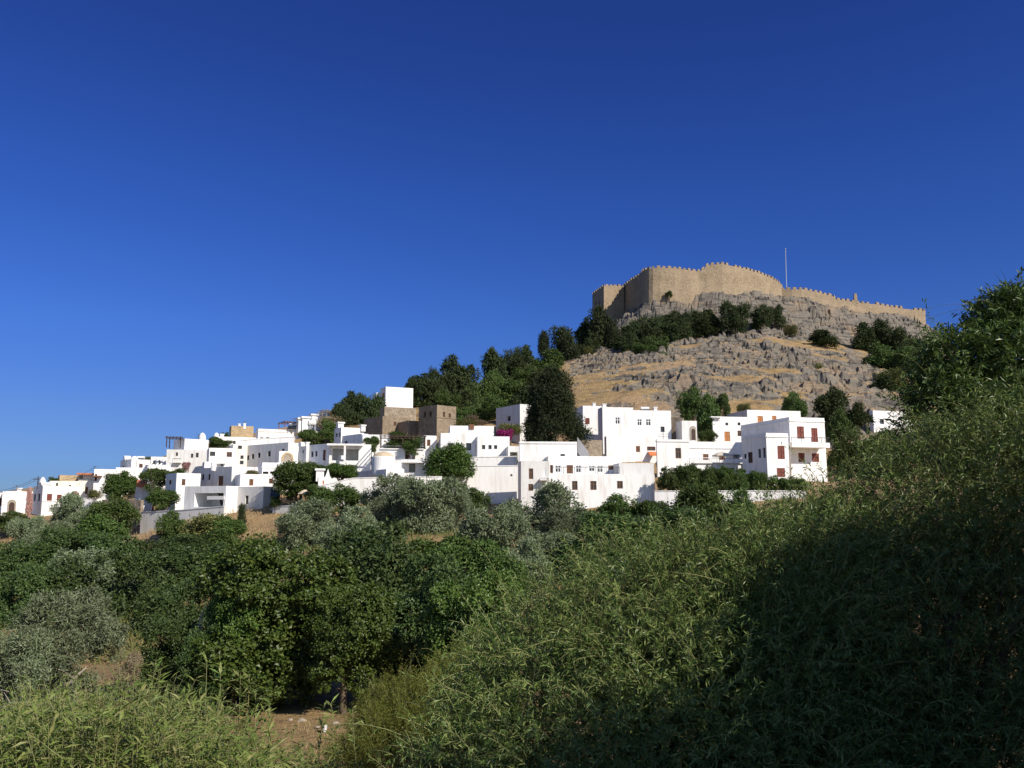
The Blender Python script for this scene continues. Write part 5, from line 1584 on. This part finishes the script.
# --- valley, far band under the houses
val = [
 ('olive', 388, 480, 46, 46, 88, "grey green olive in front of the weep hole wall under the chapel"),
 ('olive', 428, 483, 62, 54, 84, "large dark olive in front of the boundary of the two white walls"),
 ('olive', 455, 487, 34, 30, 86, "light olive top peeping over the larger dark olive"),
 ('olive', 538, 489, 74, 62, 82, "big rounded olive below the slim white tower piece"),
 ('olive', 496, 512, 60, 60, 70, "dark olive between the two largest olives"),
 ('olive', 352, 512, 62, 50, 70, "silver grey olive catching the light above the fig tree"),
 ('olive', 302, 505, 60, 44, 80, "rounded olive below the pale restaurant wall"),
 ('olive', 566, 512, 46, 40, 76, "small silver olive behind the wispy shrub top"),
 ('broad', 340, 489, 44, 24, 92, "dark green bush under the weep hole wall's west end"),
 ('broad', 473, 492, 30, 22, 93, "thin leafed young tree before the big terrace wall"),
 ('broad', 622, 499, 44, 28, 90, "dark green bush below the long front block"),
 ('broad', 648, 504, 30, 24, 88, "green bush at the corner of the long front block"),
 ('ficus', 698, 487, 46, 38, 86, "dense green bush in front of the white garden wall"),
 ('broad', 664, 506, 30, 26, 86, "low green bush beside the garden wall"),
 ('broad', 735, 494, 34, 34, 80, "green bush half behind the wispy shrub near the garden wall"),
 ('olive', 80, 498, 42, 34, 108, "grey olive below the plain white wall"),
 ('broad', 114, 501, 38, 30, 106, "dark tree below the round bright green tree"),
 ('broad', 96, 520, 48, 34, 96, "dark green tree in the shade under the grey olive"),
 ('broad', 14, 515, 40, 16, 112, "low green bush under the arched door house"),
 ('olive', 28, 521, 36, 34, 100, "pale olive on the bare west bank"),
 ('olive', 50, 526, 40, 36, 92, "silver olive beside the pale one on the west bank"),
 ('broad', 172, 515, 26, 24, 98, "brown green bush against the planter terrace wall"),
 ('scrub', 214, 518, 50, 22, 96, "yellowish scrub along the foot of the large pale wall house"),
 ('cypress', 242, 507, 8, 20, 98, "tiny pointed cypress on the bank under the pale wall house"),
 ('broad', 228, 520, 30, 20, 95, "leafy scrub on the bank below the restaurant terrace"),
 ('broad', 215, 534, 46, 32, 88, "green tree beneath the large pale wall house"),
 ('olive', 292, 533, 34, 34, 84, "grey olive at the foot of the bare earth bank"),
 ('carob', 68, 534, 70, 56, 78, "dark carob under the silver west olives"),
 ('carob', 120, 540, 84, 60, 72, "broad dark carob in the west valley"),
 ('carob', 10, 548, 70, 60, 74, "dark carob at the west picture edge"),
 ('olive', 86, 555, 70, 44, 62, "silvery olive top between dark carobs"),
 ('olive', 150, 570, 50, 34, 58, "sliver of pale olive behind the broad brown carob"),
 ('carob', 190, 552, 104, 76, 60, "very broad dark carob in the valley centre"),
 ('carob', 168, 540, 70, 40, 76, "dark carob rising to the planter terrace"),
 ('carob', 100, 562, 108, 96, 50, "brownish dark carob behind the near silver olive"),
 ('carob', 22, 574, 80, 90, 48, "dark carob behind the near silver olive on the west"),
 ('carob', 195, 588, 90, 80, 46, "shaded dark tree west of the bright fig"),
 ('fig', 280, 550, 134, 118, 29.5, "bright green fig tree with broad leaves above the clearing"),
 ('fig', 236, 600, 56, 74, 28.6, "lower west part thicket of fig shoots"),
 ('carob', 392, 536, 130, 116, 41, "dark rounded carob behind the bright fig"),
 ('carob', 425, 566, 108, 104, 30, "dark dense tree on the clearing's east side"),
 ('fig', 476, 580, 84, 90, 26, "light green fig behind the wispy shrub"),
 ('fig', 345, 590, 84, 80, 27.6, "dark green fig overhanging the shaded clearing"),
 ('broad', 470, 545, 60, 48, 56, "dark bush above the light green fig"),
 ('olive', 520, 545, 60, 50, 58, "grey olive half hidden by the wispy shrub"),
 ('carob', 180, 622, 76, 74, 30, "dark shaded shrub beside the dead stems"),
 ('olive_near', 54, 597, 106, 104, 23, "near silver olive with bare limbs showing"),
 ('olive_near', 0, 640, 90, 110, 21, "silver olive cut by the west picture edge"),
 ('carob', 600, 520, 110, 70, 62, "dark tree behind the wispy shrub"),
 ('carob', 690, 515, 120, 70, 66, "dark tree behind the wispy shrub under the garden wall"),
 ('olive', 655, 522, 60, 36, 74, "pale olive below the long front block's corner"),
 ('broad', 440, 540, 62, 40, 66, "dark green bush between the dark rounded carob and the large dark olive"),
 ('olive', 552, 536, 50, 38, 68, "low olive in the dip east of the dark olive"),
 ('broad', 505, 556, 46, 40, 52, "bush filling the dip behind the light green fig"),
 ('olive', 600, 516, 52, 36, 78, "olive beside the dark bush of the long front block"),
]
for k, px, yt, w, h, D, lab in val:
    nm = {'olive': 'olive_tree', 'olive_near': 'olive_tree', 'carob': 'carob_tree', 'fig': 'fig_tree', 'broad': 'bushy_tree', 'scrub': 'scrub_bush', 'ficus': 'bushy_tree', 'cypress': 'cypress_tree'}[k]
    T(nm, k, px, yt - (2 if D > 40 else 0), w * 1.16, h * 1.12, D, lab, GM, 'bush' if k == 'scrub' else 'tree')

# ------------------------------------------------------------------ wispy shrubs close to the camera: arching shoots set with narrow leaves
def shoots(r, lobes, n_shoot, length, n_leaf, L, W, sag=0.5, up=0.45, shell=(0.55, 1.0), spiky=0.0):
    """returns leaf verts/faces and a list of shoot centre lines"""
    lobes = np.array(lobes, float)
    pr = lobes[:, 3] ** 2; pr /= pr.sum()
    li = r.choice(len(lobes), n_shoot, p=pr)
    d = rand_dir(n_shoot, r)
    u = shell[0] + (shell[1] - shell[0]) * r.random((n_shoot, 1)) ** 0.6
    base = lobes[li, :3] + d * lobes[li, 3:4] * u * np.array([1, 1, .9])
    dist = np.linalg.norm(base[:, None] - lobes[None, :, :3], axis=2) / lobes[None, :, 3]
    deep = (dist < 0.5).sum(1) > 0
    keep = ~deep | (r.random(n_shoot) < .4)
    base, d = base[keep], d[keep]
    n = len(base)
    dr = unit(d * .6 + rand_dir(n, r) * .55 + np.array([0, -.05, up]))
    ln = length * (0.5 + 0.9 * r.random(n))
    ln = np.where(r.random(n) < spiky, ln * 1.9, ln)
    K = 7
    t = np.linspace(0, 1, K)[None, :, None]
    lines = base[:, None] + dr[:, None] * ln[:, None, None] * t + np.array([0, 0, -1.0]) * (sag * ln[:, None, None] * t ** 2 * (0.4 + 0.8 * r.random((n, 1, 1)))) * .6
    # leaves along each shoot
    tt = (np.arange(n_leaf) + 0.5)[None, :] / n_leaf + r.normal(size=(n, n_leaf)) * .012
    tt = np.clip(tt, 0, .999) * (K - 1)
    i0 = tt.astype(int); fr = (tt - i0)[..., None]
    ar = np.arange(n)[:, None]
    p = lines[ar, i0] * (1 - fr) + lines[ar, np.minimum(i0 + 1, K - 1)] * fr
    tg = unit(lines[ar, np.minimum(i0 + 1, K - 1)] - lines[ar, i0])
    p, tg = p.reshape(-1, 3), tg.reshape(-1, 3)
    m = len(p)
    lat = unit(np.cross(tg, rand_dir(m, r)))
    dirv = unit(tg * .65 + lat * (.6 + .4 * r.random((m, 1))) + np.array([0, 0, -.12]))
    nor = unit(np.array([0, 0, .8]) + rand_dir(m, r) * .75)
    nor = unit(nor - dirv * (nor * dirv).sum(1, keepdims=True))
    s = .6 + .65 * r.random(m)
    v, f = leaf_quads(p, dirv, nor, L * s, W * s, .12, .12 * r.random((m, 1)))
    return v, f, lines
def stems_mesh(lines, rad, mat, keep=1.0, r=None):
    """thin three-sided stems along the shoots"""
    ln = lines if keep >= 1 else lines[r.random(len(lines)) < keep]
    n, K, _ = ln.shape
    tg = unit(np.gradient(ln, axis=1))
    a = unit(np.cross(tg, np.array([.3, .8, .5])))
    b_ = np.cross(tg, a)
    rr = rad * np.linspace(1, .35, K)[None, :, None]
    vs = []
    for k in range(3):
        an = 2 * math.pi * k / 3
        vs.append(ln + a * math.cos(an) * rr + b_ * math.sin(an) * rr)
    v = np.stack(vs, 2)                      # n, K, 3, 3
    idx = np.arange(n * K * 3).reshape(n, K, 3)
    fs = []
    for k in range(3):
        j = (k + 1) % 3
        fs.append(np.stack([idx[:, :-1, k], idx[:, :-1, j], idx[:, 1:, j], idx[:, 1:, k]], -1).reshape(-1, 4))
    return npmesh('stem', v.reshape(-1, 3), np.concatenate(fs), mat)
def pxlobes(L):
    out = []
    for px, py, rp, D in L:
        c = P(px, py, D)
        out.append((c.x, c.y, c.z, rp * D / F))
    return out
def wispy(name, label, lob, n, length, nl, L, W, mat, seed, foot, group, cat='shrub', sag=.5, spiky=.04, stem=.004, keep=.6, up=.45):
    r = np.random.default_rng(seed)
    lob = pxlobes(lob)
    v, f, lines = shoots(r, lob, n, length, nl, L, W, sag, up, spiky=spiky)
    g = ground(*foot)
    o = np.array([foot[0], foot[1], g])
    root = empty(name, tuple(o), label, cat, group)
    link(bpy.data.objects.new('crown', npmesh('crown', v - o, f, mat)), root)
    link(bpy.data.objects.new('twigs', stems_mesh(lines - o, stem, 'stem_green', keep, r)), root)
    # long bare arching twigs that stand out of the leaves
    lb = np.array(lob)
    nb = 34
    li = r.integers(0, len(lb), nb)
    dd = unit(rand_dir(nb, r) * .8 + np.array([-.1, -.55, .5]))
    b0 = lb[li, :3] + dd * lb[li, 3:4] * .75
    dr = unit(dd * .6 + rand_dir(nb, r) * .7 + np.array([0, 0, .45]))
    t_ = np.linspace(0, 1, 9)[None, :, None]
    ln_ = (.5 + .7 * r.random(nb))[:, None, None]
    bl = b0[:, None] + dr[:, None] * ln_ * t_ + np.array([0, 0, -.45]) * ln_ * t_ ** 2
    link(bpy.data.objects.new('bare_twigs', stems_mesh(bl - o, .004, 'stem_green')), root)['kind'] = 'stuff'
    mb = MB()
    rr = random.Random(seed)
    for c in lob:
        a = Vector((foot[0] + rr.uniform(-.25, .25), foot[1] + rr.uniform(-.25, .25), g - .2))
        e = Vector(c[:3]) + Vector((0, 0, c[3] * .5))
        m_ = a.lerp(e, .5) + Vector((rr.uniform(-.2, .2), rr.uniform(-.2, .2), .25))
        mb.tube([a, a.lerp(m_, .5) + Vector((0, 0, .1)), m_, e], [.06, .05, .035, .012], 'bark', 6)
    mb.build('trunk', root)
    return root
GF = "wispy shrubs beside the viewpoint"
q = P(660, 700, 9.2)
wispy('wispy_shrub', "sunlit wispy shrub with narrow leaves filling the lower middle",
      [(560, 692, 96, 9.2), (500, 735, 60, 9.0), (636, 640, 104, 9.4), (716, 630, 104, 9.3), (790, 612, 102, 9.1), (600, 775, 120, 8.5), (700, 745, 130, 8.4), (770, 680, 110, 8.8), (660, 690, 110, 9.0), (470, 790, 70, 8.4), (780, 790, 110, 8.2), (832, 548, 50, 9.6), (770, 560, 40, 9.6), (585, 640, 34, 9.3), (520, 700, 34, 9.2)],
      14500, .40, 22, .068, .0125, 'willow_leaf', 11, (q.x, q.y), GF, sag=.55, spiky=.12)
q = P(930, 700, 8.2)
wispy('wispy_shrub', "tall wispy shrub with narrow leaves, its lower half in deep shade",
      [(886, 562, 100, 9.8), (938, 528, 98, 9.8), (1004, 512, 116, 9.6), (1080, 520, 150, 9.4), (900, 660, 140, 9.2), (1010, 660, 150, 9.0), (850, 740, 130, 9.0), (960, 780, 150, 8.6), (1070, 760, 160, 8.6), (900, 800, 130, 8.6), (1020, 840, 150, 8.2), (850, 640, 110, 10.4), (930, 640, 130, 10.8), (1020, 620, 150, 10.6), (840, 560, 60, 10.2), (930, 760, 150, 10.2), (1040, 760, 150, 10.2)],
      23000, .38, 22, .068, .0132, 'willow_leaf', 23, (q.x, q.y), GF, sag=.5, spiky=.10)
q = P(1040, 500, 11.5)
wispy('leafy_tree', "dark leafy tree top rising above the wispy shrub at the picture edge",
      [(985, 372, 52, 11.5), (1022, 338, 46, 11.5), (955, 368, 34, 11.3), (1003, 322, 26, 11.5), (1060, 370, 90, 11.8), (965, 425, 56, 11.2), (1030, 440, 80, 11.4), (1012, 306, 14, 11.5), (936, 395, 24, 11.2)],
      4200, .30, 18, .095, .026, 'dark_leaf', 31, (q.x + .3, q.y), "trees beside the viewpoint", 'tree', sag=.5, spiky=.06, stem=.005, keep=.4)
q = P(405, 745, 14)
wispy('feathery_shrub', "feathery yellow green shrub at the edge of the clearing",
      [(408, 722, 42, 14.2), (380, 745, 34, 13.8), (436, 738, 46, 13.8), (400, 768, 50, 13.4), (352, 775, 26, 13.2)],
      5200, .30, 26, .05, .0085, 'yellow_leaf', 41, (q.x, q.y), GF, sag=.1, spiky=.05, stem=.003, keep=.3, up=.9)
q = P(462, 720, 14.6)
wispy('feathery_shrub', "feathery yellow green shrub tucked beside the wispy shrub",
      [(462, 690, 34, 14.8), (482, 706, 34, 14.6), (446, 714, 30, 14.6)],
      2600, .30, 26, .05, .0085, 'yellow_leaf', 43, (q.x, q.y), GF, sag=.1, spiky=.05, stem=.003, keep=.3, up=.9)
# the olive standing out of the picture that throws the deep shade over the tall wispy shrub
r_ = np.random.default_rng(5)
g = ground(8.4, 4.6)
root = empty('olive_tree', (8.4, 4.6, g), "olive tree beside the path that shades the tall wispy shrub", 'tree', "trees beside the viewpoint")
lob = ring_lobes(r_, 26, -.75, .75, lambda z: .7 * math.sqrt(max(.05, 1 - z * z)), .36) + [(0, 0, 0, .6), (0, 0, -.5, .5)]
v, f = crown_leaves(r_, lob, 24000, .10, .04, 24, .26, inner=.2)
k_ = link(bpy.data.objects.new('crown', npmesh('crown', v, f, 'olive_leaf')), root)
k_.scale = (2.5, 2.5, 2.7); k_.location = (0, 0, 0.9 - g)
t_ = link(bpy.data.objects.new('trunk', trunk_mesh('olive_near', 3)), root); t_.scale = (2, 2, 0.9 - g)
for (x_, y_, zc_, sc_, lab_) in ((5.4, 2.6, 0.3, 1.9, "low unseen olive added hard by the viewpoint to block sky light"), (7.6, -0.5, 1.6, 3.0, "unseen olive added just behind the viewpoint to block sky light"), (10.6, 9.6, 0.6, 2.6, "unseen olive added beyond the tall wispy shrub to block sky light")):  # added olives out of view, placed to cut the sky light on the shrub
    g2 = ground(x_, y_)
    r2 = empty('olive_tree', (x_, y_, g2), lab_, 'tree', "trees beside the viewpoint")
    c2 = link(bpy.data.objects.new('crown', k_.data), r2); c2.scale = (sc_, sc_, sc_); c2.location = (0, 0, zc_ - g2); c2.rotation_euler = (0, 0, x_)
    t2 = link(bpy.data.objects.new('trunk', t_.data), r2); t2.scale = (2, 2, zc_ - g2)

# ------------------------------------------------------------------ weeds at the near edge of the clearing
r = np.random.default_rng(77)
top_px = np.array([-60, 0, 60, 130, 175, 240, 290, 340, 372, 400]); top_py = np.array([698, 688, 666, 648, 662, 694, 722, 742, 762, 786])
def weed_lines(r, px, D, tp, K=7, lean=.18):
    """px, D, tp: arrays -> stem centre lines that start on the ground and end near row tp"""
    n = len(px)
    x = (px - CX) / F * D; y = D.copy()
    gzz = height(x, y)
    zt = np.array([P(a, b_, c).z for a, b_, c in zip(px, tp, D)])
    h = np.clip(zt - gzz, .25, 2.3)
    t = np.linspace(0, 1, K)[None, :, None]
    base = np.stack([x, y, gzz - .05], -1)
    ld = r.normal(size=(n, 2)) * lean
    v = np.stack([ld[:, 0] * h, ld[:, 1] * h, h], -1)
    return base[:, None] + v[:, None] * np.concatenate([t ** 1.6, t ** 1.6, t], -1)
def dress(r, lines, per, L, W, lo=.2):
    n, K, _ = lines.shape
    tt = lo + (1 - lo) * (np.arange(per)[None, :] + r.random((n, per))) / per
    tt = np.clip(tt, 0, .999) * (K - 1)
    i0 = tt.astype(int); fr = (tt - i0)[..., None]
    ar = np.arange(n)[:, None]
    p = (lines[ar, i0] * (1 - fr) + lines[ar, i0 + 1] * fr).reshape(-1, 3)
    m = len(p)
    a = r.random(m) * 2 * math.pi
    dirv = unit(np.stack([np.cos(a), np.sin(a), .45 + .35 * r.normal(size=m)], -1))
    nor = unit(np.array([0, 0, 1.0]) + rand_dir(m, r) * .45)
    nor = unit(nor - dirv * (nor * dirv).sum(1, keepdims=True))
    s = .55 + .7 * r.random(m)
    return leaf_quads(p, dirv, nor, L * s, W * s, .12, .25 * r.random((m, 1)))
n = 1500
D = 8.2 + 5.2 * r.random(n)
px = -40 + 425 * r.random(n)
tp = np.interp(px, top_px, top_py) + (fbm(px / 38, px * 0 + 3.3, 3, 7) - .55) * 60 + np.abs(r.normal(size=n)) * 24 + (13.4 - D) * 7
ok = tp < 806
lines = weed_lines(r, px[ok], D[ok], tp[ok])
v, f = dress(r, lines, 26, .14, .03, .2)
wd = link(bpy.data.objects.new('weeds', npmesh('weeds', v, f, 'weed_leaf')))
tag(wd, "thick green weeds with narrow leaves along the near edge of the clearing", 'weeds', kind='stuff')
link(bpy.data.objects.new('stems', stems_mesh(lines, .005, 'stem_green')), wd)
# tall single weeds standing above the mass
tall = [(146, 642, 12.5, "tall leafy weed at the west end of the weed bank"), (158, 632, 12.2, "tallest leafy weed standing before the dead stems"), (167, 646, 12.6, "leafy weed leaning beside the tallest one"),
        (219, 656, 12.8, "bare stalked weed with leaves only at its tip"), (234, 660, 12.4, "tall weed with drooping leaf tiers below the fig thicket"), (251, 668, 12.8, "weed stalk in front of the fig's dark base"), (259, 673, 12.5, "thin weed stalk between two taller ones at the fig's base"),
        (268, 684, 12.2, "crooked weed stalk at the edge of the shaded clearing"), (281, 697, 12.6, "short leafy weed before the two pale stones"), (326, 701, 12.8, "short weed beside the white paper cup"), (346, 698, 12.6, "short weed in the middle of the bare clearing"), (366, 703, 12.4, "low weed at the foot of the feathery shrub")]
for px_, py_, D_, lab in tall:
    ln = weed_lines(r, np.array([float(px_)]), np.array([D_]), np.array([float(py_)]), 9, .05)
    v, f = dress(r, ln, 46, .19, .036, .35)
    o = ln[0, 0]
    root = empty('tall_weed', tuple(o), lab, 'weed', "tall weeds along the clearing")
    link(bpy.data.objects.new('leaves', npmesh('leaves', v - o, f, 'weed_leaf')), root)
    link(bpy.data.objects.new('stem', stems_mesh(ln - o, .011, 'stem_green')), root)
# dry grass on the clearing and on the banks
def grass(label, n, pxr, Dr, hgt, seed, name='dry_grass', mat='dry_blade', wid=.012, thin=.45):
    r = np.random.default_rng(seed)
    px = pxr[0] + (pxr[1] - pxr[0]) * r.random(n)
    D = Dr[0] + (Dr[1] - Dr[0]) * r.random(n)
    x = (px - CX) / F * D; y = D
    keep = fbm(x / 1.6, y / 1.6, 3, seed) > thin
    x, y = x[keep], y[keep]
    z = height(x, y)
    m = len(x)
    a = r.random(m) * 2 * math.pi
    dirv = unit(np.stack([np.cos(a) * .45, np.sin(a) * .45, np.ones(m)], -1))
    nor = unit(np.stack([np.cos(a + 1), np.sin(a + 1), np.full(m, .2)], -1))
    s = .5 + .9 * r.random(m)
    v, f = leaf_quads(np.stack([x, y, z - .02], -1), dirv, nor, hgt * s, wid * np.ones(m), .05, .3 * r.random((m, 1)))
    o = link(bpy.data.objects.new(name, npmesh(name, v, f, mat)))
    tag(o, label, 'grass', kind='stuff')
grass("dry straw coloured grass on the clearing", 12000, (80, 470), (12, 27), .17, 91, thin=.52)
grass("dry grass and low scrub on the bare west bank", 16000, (-60, 330), (80, 118), .5, 92, wid=.06)
grass("tawny grass tufts over the open rocky hillside", 40000, (560, 960), (132, 262), .4, 93, wid=.09, thin=.52)
grass("green and tawny undergrowth between the valley trees", 50000, (-60, 900), (37, 94), .5, 94, 'undergrowth', 'scrub_leaf', .07, .36)

# ------------------------------------------------------------------ small things on the clearing
def stone(px, py, D, w, label, flat=.6, group="pale stones on the clearing"):
    c = P(px, py, D)
    g = ground(c.x, c.y)
    rr = random.Random(int(px * 7 + py))
    s = w * D / F / 2
    mb = MB()
    n, rings = 9, [(-.5, .75), (0, 1.0), (.45, .85), (.8, .45)]
    pts = []
    for h, q_ in rings:
        pts.append([Vector((c.x + s * q_ * math.cos(2 * math.pi * k / n) * rr.uniform(.75, 1.2), c.y + s * q_ * math.sin(2 * math.pi * k / n) * rr.uniform(.75, 1.2), g + s * flat * h * rr.uniform(.85, 1.15))) for k in range(n)])
    for i in range(len(rings) - 1):
        for k in range(n):
            j = (k + 1) % n
            mb.poly([pts[i][k], pts[i][j], pts[i + 1][j], pts[i + 1][k]], 'stone_pale')
    mb.poly(pts[-1], 'stone_pale')
    o = mb.build('stone', None, (c.x, c.y, g))
    import bmesh
    bm = bmesh.new(); bm.from_mesh(o.data); bmesh.ops.remove_doubles(bm, verts=bm.verts, dist=.0005); bm.to_mesh(o.data); bm.free()
    tag(o, label, 'stone', group)
stone(302, 706, 26.6, 9, "largest pale stone on the shaded edge of the clearing", .7)
stone(291, 706, 26.8, 5, "small pale stone beside the largest one on the clearing", .7)
stone(336, 708, 26, 8, "flat grey stone at the shadow line under the fig")
stone(362, 708, 26, 12, "wide low grey stone at the east end of the shadow line", .5)
stone(318, 711, 25.4, 5, "small stone between the flat grey one and the largest")
stone(375, 712, 25, 5, "little stone by the feathery shrub on the clearing")
c = P(325, 717, 24.6); g = ground(c.x, c.y)
root = empty('paper_cup', (c.x, c.y, g), "crushed white paper cup lying on the bare clearing", 'cup')
mb = MB(); mb.lathe((c.x, c.y, g), [(.045, 0), (.05, .03), (.062, .13), (.065, .15)], 'white_paint', 10); mb.build('body', root)
mb = MB(); mb.lathe((c.x, c.y, g + .152), [(.07, 0), (.07, .02), (.05, .03)], 'grey_white', 10); mb.build('lid', root)
# dead arching stems
c = P(205, 632, 29.3); g = ground(c.x, c.y)
root = empty('dead_stems', (c.x, c.y, g), "pale dead stems arching together in front of the dark trees", 'dead plant')
hz_ = P(205, 606, 28.5).z
for i in range(5):
    w = .10 + .055 * i
    mb = MB()
    pts = []
    for t in np.linspace(0, 1, 15):
        a = math.pi * t
        zz = hz_ - (.9 - .9 * math.sin(a)) - .04 * i
        pts.append((c.x - w * math.cos(a) * (1.15 - .15 * math.sin(a)) + random.uniform(-.01, .01), c.y + i * .05, zz))
    pts = [(c.x - .03 - .02 * i, c.y + i * .05, g - .1)] + pts
    mb.tube(pts, .008, 'dry_stem', 5); mb.build('stem', root)
T('bushy_tree', 'carob', 207, 630, 58, 66, 28.2, "low dark bush below the pale dead stems", GM, 'bush')
T('dry_shrub', 'dry', 128, 655, 26, 30, 20, "pale dry brush heap beside the near silver olive", GM, 'shrub')
